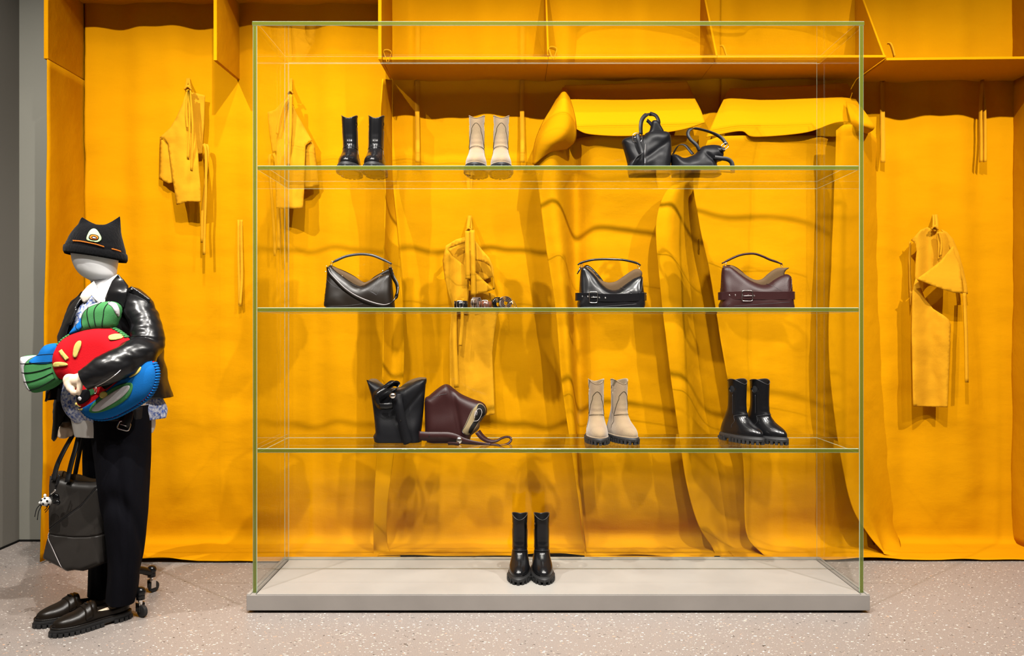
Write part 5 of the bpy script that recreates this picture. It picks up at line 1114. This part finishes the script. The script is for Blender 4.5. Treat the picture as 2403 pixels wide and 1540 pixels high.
# spotted charm tied to the tote
ch = thing('bag_charm', 'small black and white spotted animal charm hanging on the tote', 'charm', at(115, 1185, 3.40))
cf = lambda L, y=0: [Vector(((x/2.75-115)*3.40/1850, y, (1185-(980+yy/2.75))*3.40/1850)) for x, yy in L]
g = Geo(); g.tube(cf([(385, 365), (378, 400), (366, 450), (345, 490), (322, 510)], -.005), .0035, 6, smooth=20); g.tube(cf([(392, 370), (385, 420), (362, 440)], -.01), .003, 6, smooth=12); link('cord', g, BLKM, ch)
g = Geo(); g.tube(cf([(372, 462), (355, 478), (340, 492)], -.012), .003, 6); g.ball(cf([(368, 466)], -.014)[0], .005); link('clip', g, SIL, ch)
c0 = cf([(298, 543)], 0)[0]; g = Geo(); g.ball(c0, (.024, .020, .020), 20, 14); g.ball(cf([(262, 551)])[0], (.008, .009, .007)); g.ball(cf([(290, 505)])[0], (.006, .006, .008)); bdy = link('furry_body', g, mat('white_fur', (.8, .8, .78), .95, bump=1, bscale=300, bdist=.002), ch)
for k, (x, y) in enumerate(((282, 530), (300, 520), (318, 535), (295, 552), (310, 568), (275, 562), (322, 558))):
    q = cf([(x, y)])[0]; d = q-c0; q = c0+Vector((d.x, -math.sqrt(max(1e-5, 1-(d.x/.024)**2-(d.z/.020)**2))*.020, d.z)); g = Geo(); g.ball(q, (.0052, .003, .0048), 10, 6); link('spot', g, KK, bdy)
g = Geo(); g.ball(cf([(355, 520)], .004)[0], (.017, .010, .020)); g.ball(cf([(362, 550)], .004)[0], (.016, .010, .013)); link('black_pendant', g, BLKG, ch)
for L_ in ([(262, 562), (240, 590), (228, 640)], [(270, 570), (252, 610), (245, 660)], [(310, 575), (300, 590), (290, 598)], [(325, 572), (310, 595), (295, 612)]):
    g = Geo(); g.tube(cf(L_, -.004), .0017, 5, smooth=14); link('tassel', g, KK, ch)
# ---------------------------------------------------------------- knitted cushion under the arm
QY = 3.315; cu = thing('knitted_cushion', 'red and blue knitted cushion with striped green fins under the mannequin arm', 'cushion', at(240, 880, QY))
K = lambda L: [((x/2.655-240)*QY/1850, (880-(480+y/2.655))*QY/1850) for x, y in L]
CO_ = K([(370, 872), (400, 838), (440, 812), (500, 780), (590, 760), (660, 758), (715, 772), (770, 808), (820, 850), (880, 900), (930, 948), (965, 985), (984, 1030), (984, 1085), (965, 1150), (925, 1208), (860, 1255), (780, 1300), (720, 1328), (660, 1341), (610, 1340), (550, 1320), (512, 1272), (488, 1230), (480, 1180), (430, 1112), (378, 1085), (350, 1045), (336, 990), (340, 930)])
cp = Puff(CO_, .060, .075, .008, n=120); cb = link('body', cp.geo(), KR, cu)
def pa(nm, L, off, m, n=40, p=cp, par=None): return link(nm, p.patch(K(L), off, n=n, step=.006 if len(L) < 14 else None), m, par or cb)
pa('blue_half', [(935, 958), (968, 995), (980, 1040), (980, 1085), (960, 1148), (920, 1203), (858, 1250), (778, 1295), (718, 1322), (658, 1335), (612, 1335), (555, 1316), (518, 1272), (550, 1262), (610, 1232), (680, 1180), (740, 1130), (800, 1085), (850, 1060), (890, 1020), (905, 975)], .001, KB, 90)
pa('green_band', [(520, 1215), (600, 1190), (680, 1150), (760, 1090), (830, 1070), (800, 1035), (760, 1040), (690, 1085), (620, 1130), (540, 1160), (500, 1180)], .0016, KG)
pa('black_patch', [(670, 1095), (720, 1060), (765, 1050), (770, 1090), (720, 1135), (695, 1140)], .0032, KK)
pa('black_patch', [(508, 1180), (560, 1150), (605, 1150), (608, 1200), (560, 1235), (520, 1232)], .0032, KK)
pa('red_patch', [(630, 1135), (668, 1110), (705, 1145), (660, 1172)], .0032, KR, 24)
pa('grey_dot', [(678, 1102), (690, 1090), (706, 1098), (704, 1110), (690, 1114)], .0048, KW, 16); pa('grey_dot', [(528, 1202), (540, 1190), (556, 1198), (554, 1212), (540, 1216)], .0048, KW, 16)
pa('green_mouth', [(600, 1283), (630, 1232), (690, 1180), (760, 1130), (830, 1106), (866, 1108), (870, 1140), (845, 1190), (790, 1235), (720, 1270), (650, 1290)], .0035, KG)
pa('white_mouth', [(620, 1274), (650, 1235), (710, 1190), (780, 1145), (835, 1122), (855, 1128), (840, 1160), (790, 1205), (720, 1248), (660, 1278)], .0055, KW)
for L_ in ([(508, 945), (510, 900), (522, 865), (540, 848), (556, 852), (556, 880), (542, 915), (528, 948)], [(368, 1000), (385, 982), (420, 977), (460, 982), (476, 994), (460, 1002), (410, 1008), (378, 1010)],
          [(716, 818), (745, 805), (775, 812), (782, 832), (755, 842), (725, 842)], [(836, 1052), (840, 1012), (856, 995), (864, 1010), (856, 1042), (844, 1062)], [(852, 1072), (870, 1042), (900, 1012), (918, 1010), (910, 1038), (882, 1062)],
          [(670, 1180), (680, 1162), (702, 1158), (718, 1172), (714, 1192), (695, 1200), (676, 1195)], [(486, 1232), (510, 1248), (545, 1250), (525, 1256), (495, 1254)], [(506, 1272), (530, 1268), (556, 1264), (545, 1276), (520, 1282)]): pa('yellow_mark', L_, .004, KY, 24)
pa('yellow_mark', [(413, 912), (435, 900), (482, 953), (462, 970)], .004, KY, 0)
# looped stitching along the rim: small knitted loops
g = Geo(); g2 = Geo(); A_ = [Vector((x, 0, z)) for x, z in cp.out]; Lp = resample(A_+[A_[0]], 110)
for i, p in enumerate(Lp[:-1]):
    x, z = p.x, p.z
    X, Z_ = K([(700, 1340)])[0]
    col = g if z < K([(0, 985)])[0][1] and x > K([(500, 0)])[0][0] else g2
    if col is g2 and not (K([(700, 0)])[0][0] < x < K([(800, 0)])[0][0] or K([(370, 0)])[0][0] < x < K([(440, 0)])[0][0]): continue
    c_ = Vector((x, 0, z)); col.ball(c_*.995, (.0066, .022, .0066), 8, 6)
tag(link('blanket_stitch', g, KB, cu), kind='stuff'); tag(link('blanket_stitch', g2, KG, cu), kind='stuff')
def fin(out, T, y0, parts, lines, rx=0):
    p = Puff(K(out), T, .045, .0075, n=70); b = link('fin', p.geo(), KG, cu, loc=(0, y0, 0))
    for nm, L_, m in parts: link(nm, p.patch(K(L_), .0012, n=36, step=.006), m, b)
    for L_ in lines: link('dark_rib', p.line(K(L_), .0016, .0018), KK, b)
fin([(136, 962), (155, 944), (200, 938), (242, 936), (265, 900), (300, 871), (370, 866), (385, 900), (380, 990), (390, 1060), (388, 1102), (340, 1142), (270, 1165), (205, 1172), (168, 1132), (146, 1050)], .040, .0,
    [('white_tip', [(140, 964), (158, 948), (240, 940), (208, 965), (184, 1010), (184, 1060), (196, 1110), (214, 1166), (180, 1138), (150, 1050)], KW), ('blue_root', [(220, 985), (242, 940), (268, 903), (302, 874), (366, 870), (372, 930), (350, 985)], KB)],
    [[(137, 990), (200, 990), (280, 984), (360, 980)], [(146, 1046), (220, 1045), (290, 1032), (350, 1012)], [(160, 1104), (230, 1098), (300, 1075), (360, 1045)], [(202, 1160), (270, 1140), (330, 1108), (370, 1080)], [(244, 942), (300, 935), (370, 930)]])
fin([(440, 812), (455, 780), (490, 740), (515, 712), (520, 680), (545, 640), (590, 618), (640, 608), (700, 604), (742, 620), (757, 655), (748, 705), (722, 762), (680, 790), (600, 800), (500, 820)], .042, .0,
    [('blue_root', [(444, 812), (458, 783), (492, 742), (522, 700), (533, 725), (540, 768), (500, 800)], KB), ('white_tip', [(690, 606), (735, 618), (754, 656), (748, 700), (738, 670), (725, 640), (695, 620)], KW), ('white_tip', [(518, 700), (524, 672), (550, 640), (595, 618), (640, 609), (620, 622), (580, 640), (550, 668), (530, 698)], KW)],
    [[(572, 638), (575, 680), (582, 720), (592, 765)], [(640, 610), (622, 650), (620, 700), (628, 760)], [(698, 606), (682, 650), (676, 700), (664, 765)], [(492, 745), (500, 765), (515, 780)], [(530, 700), (535, 730), (548, 765)]])
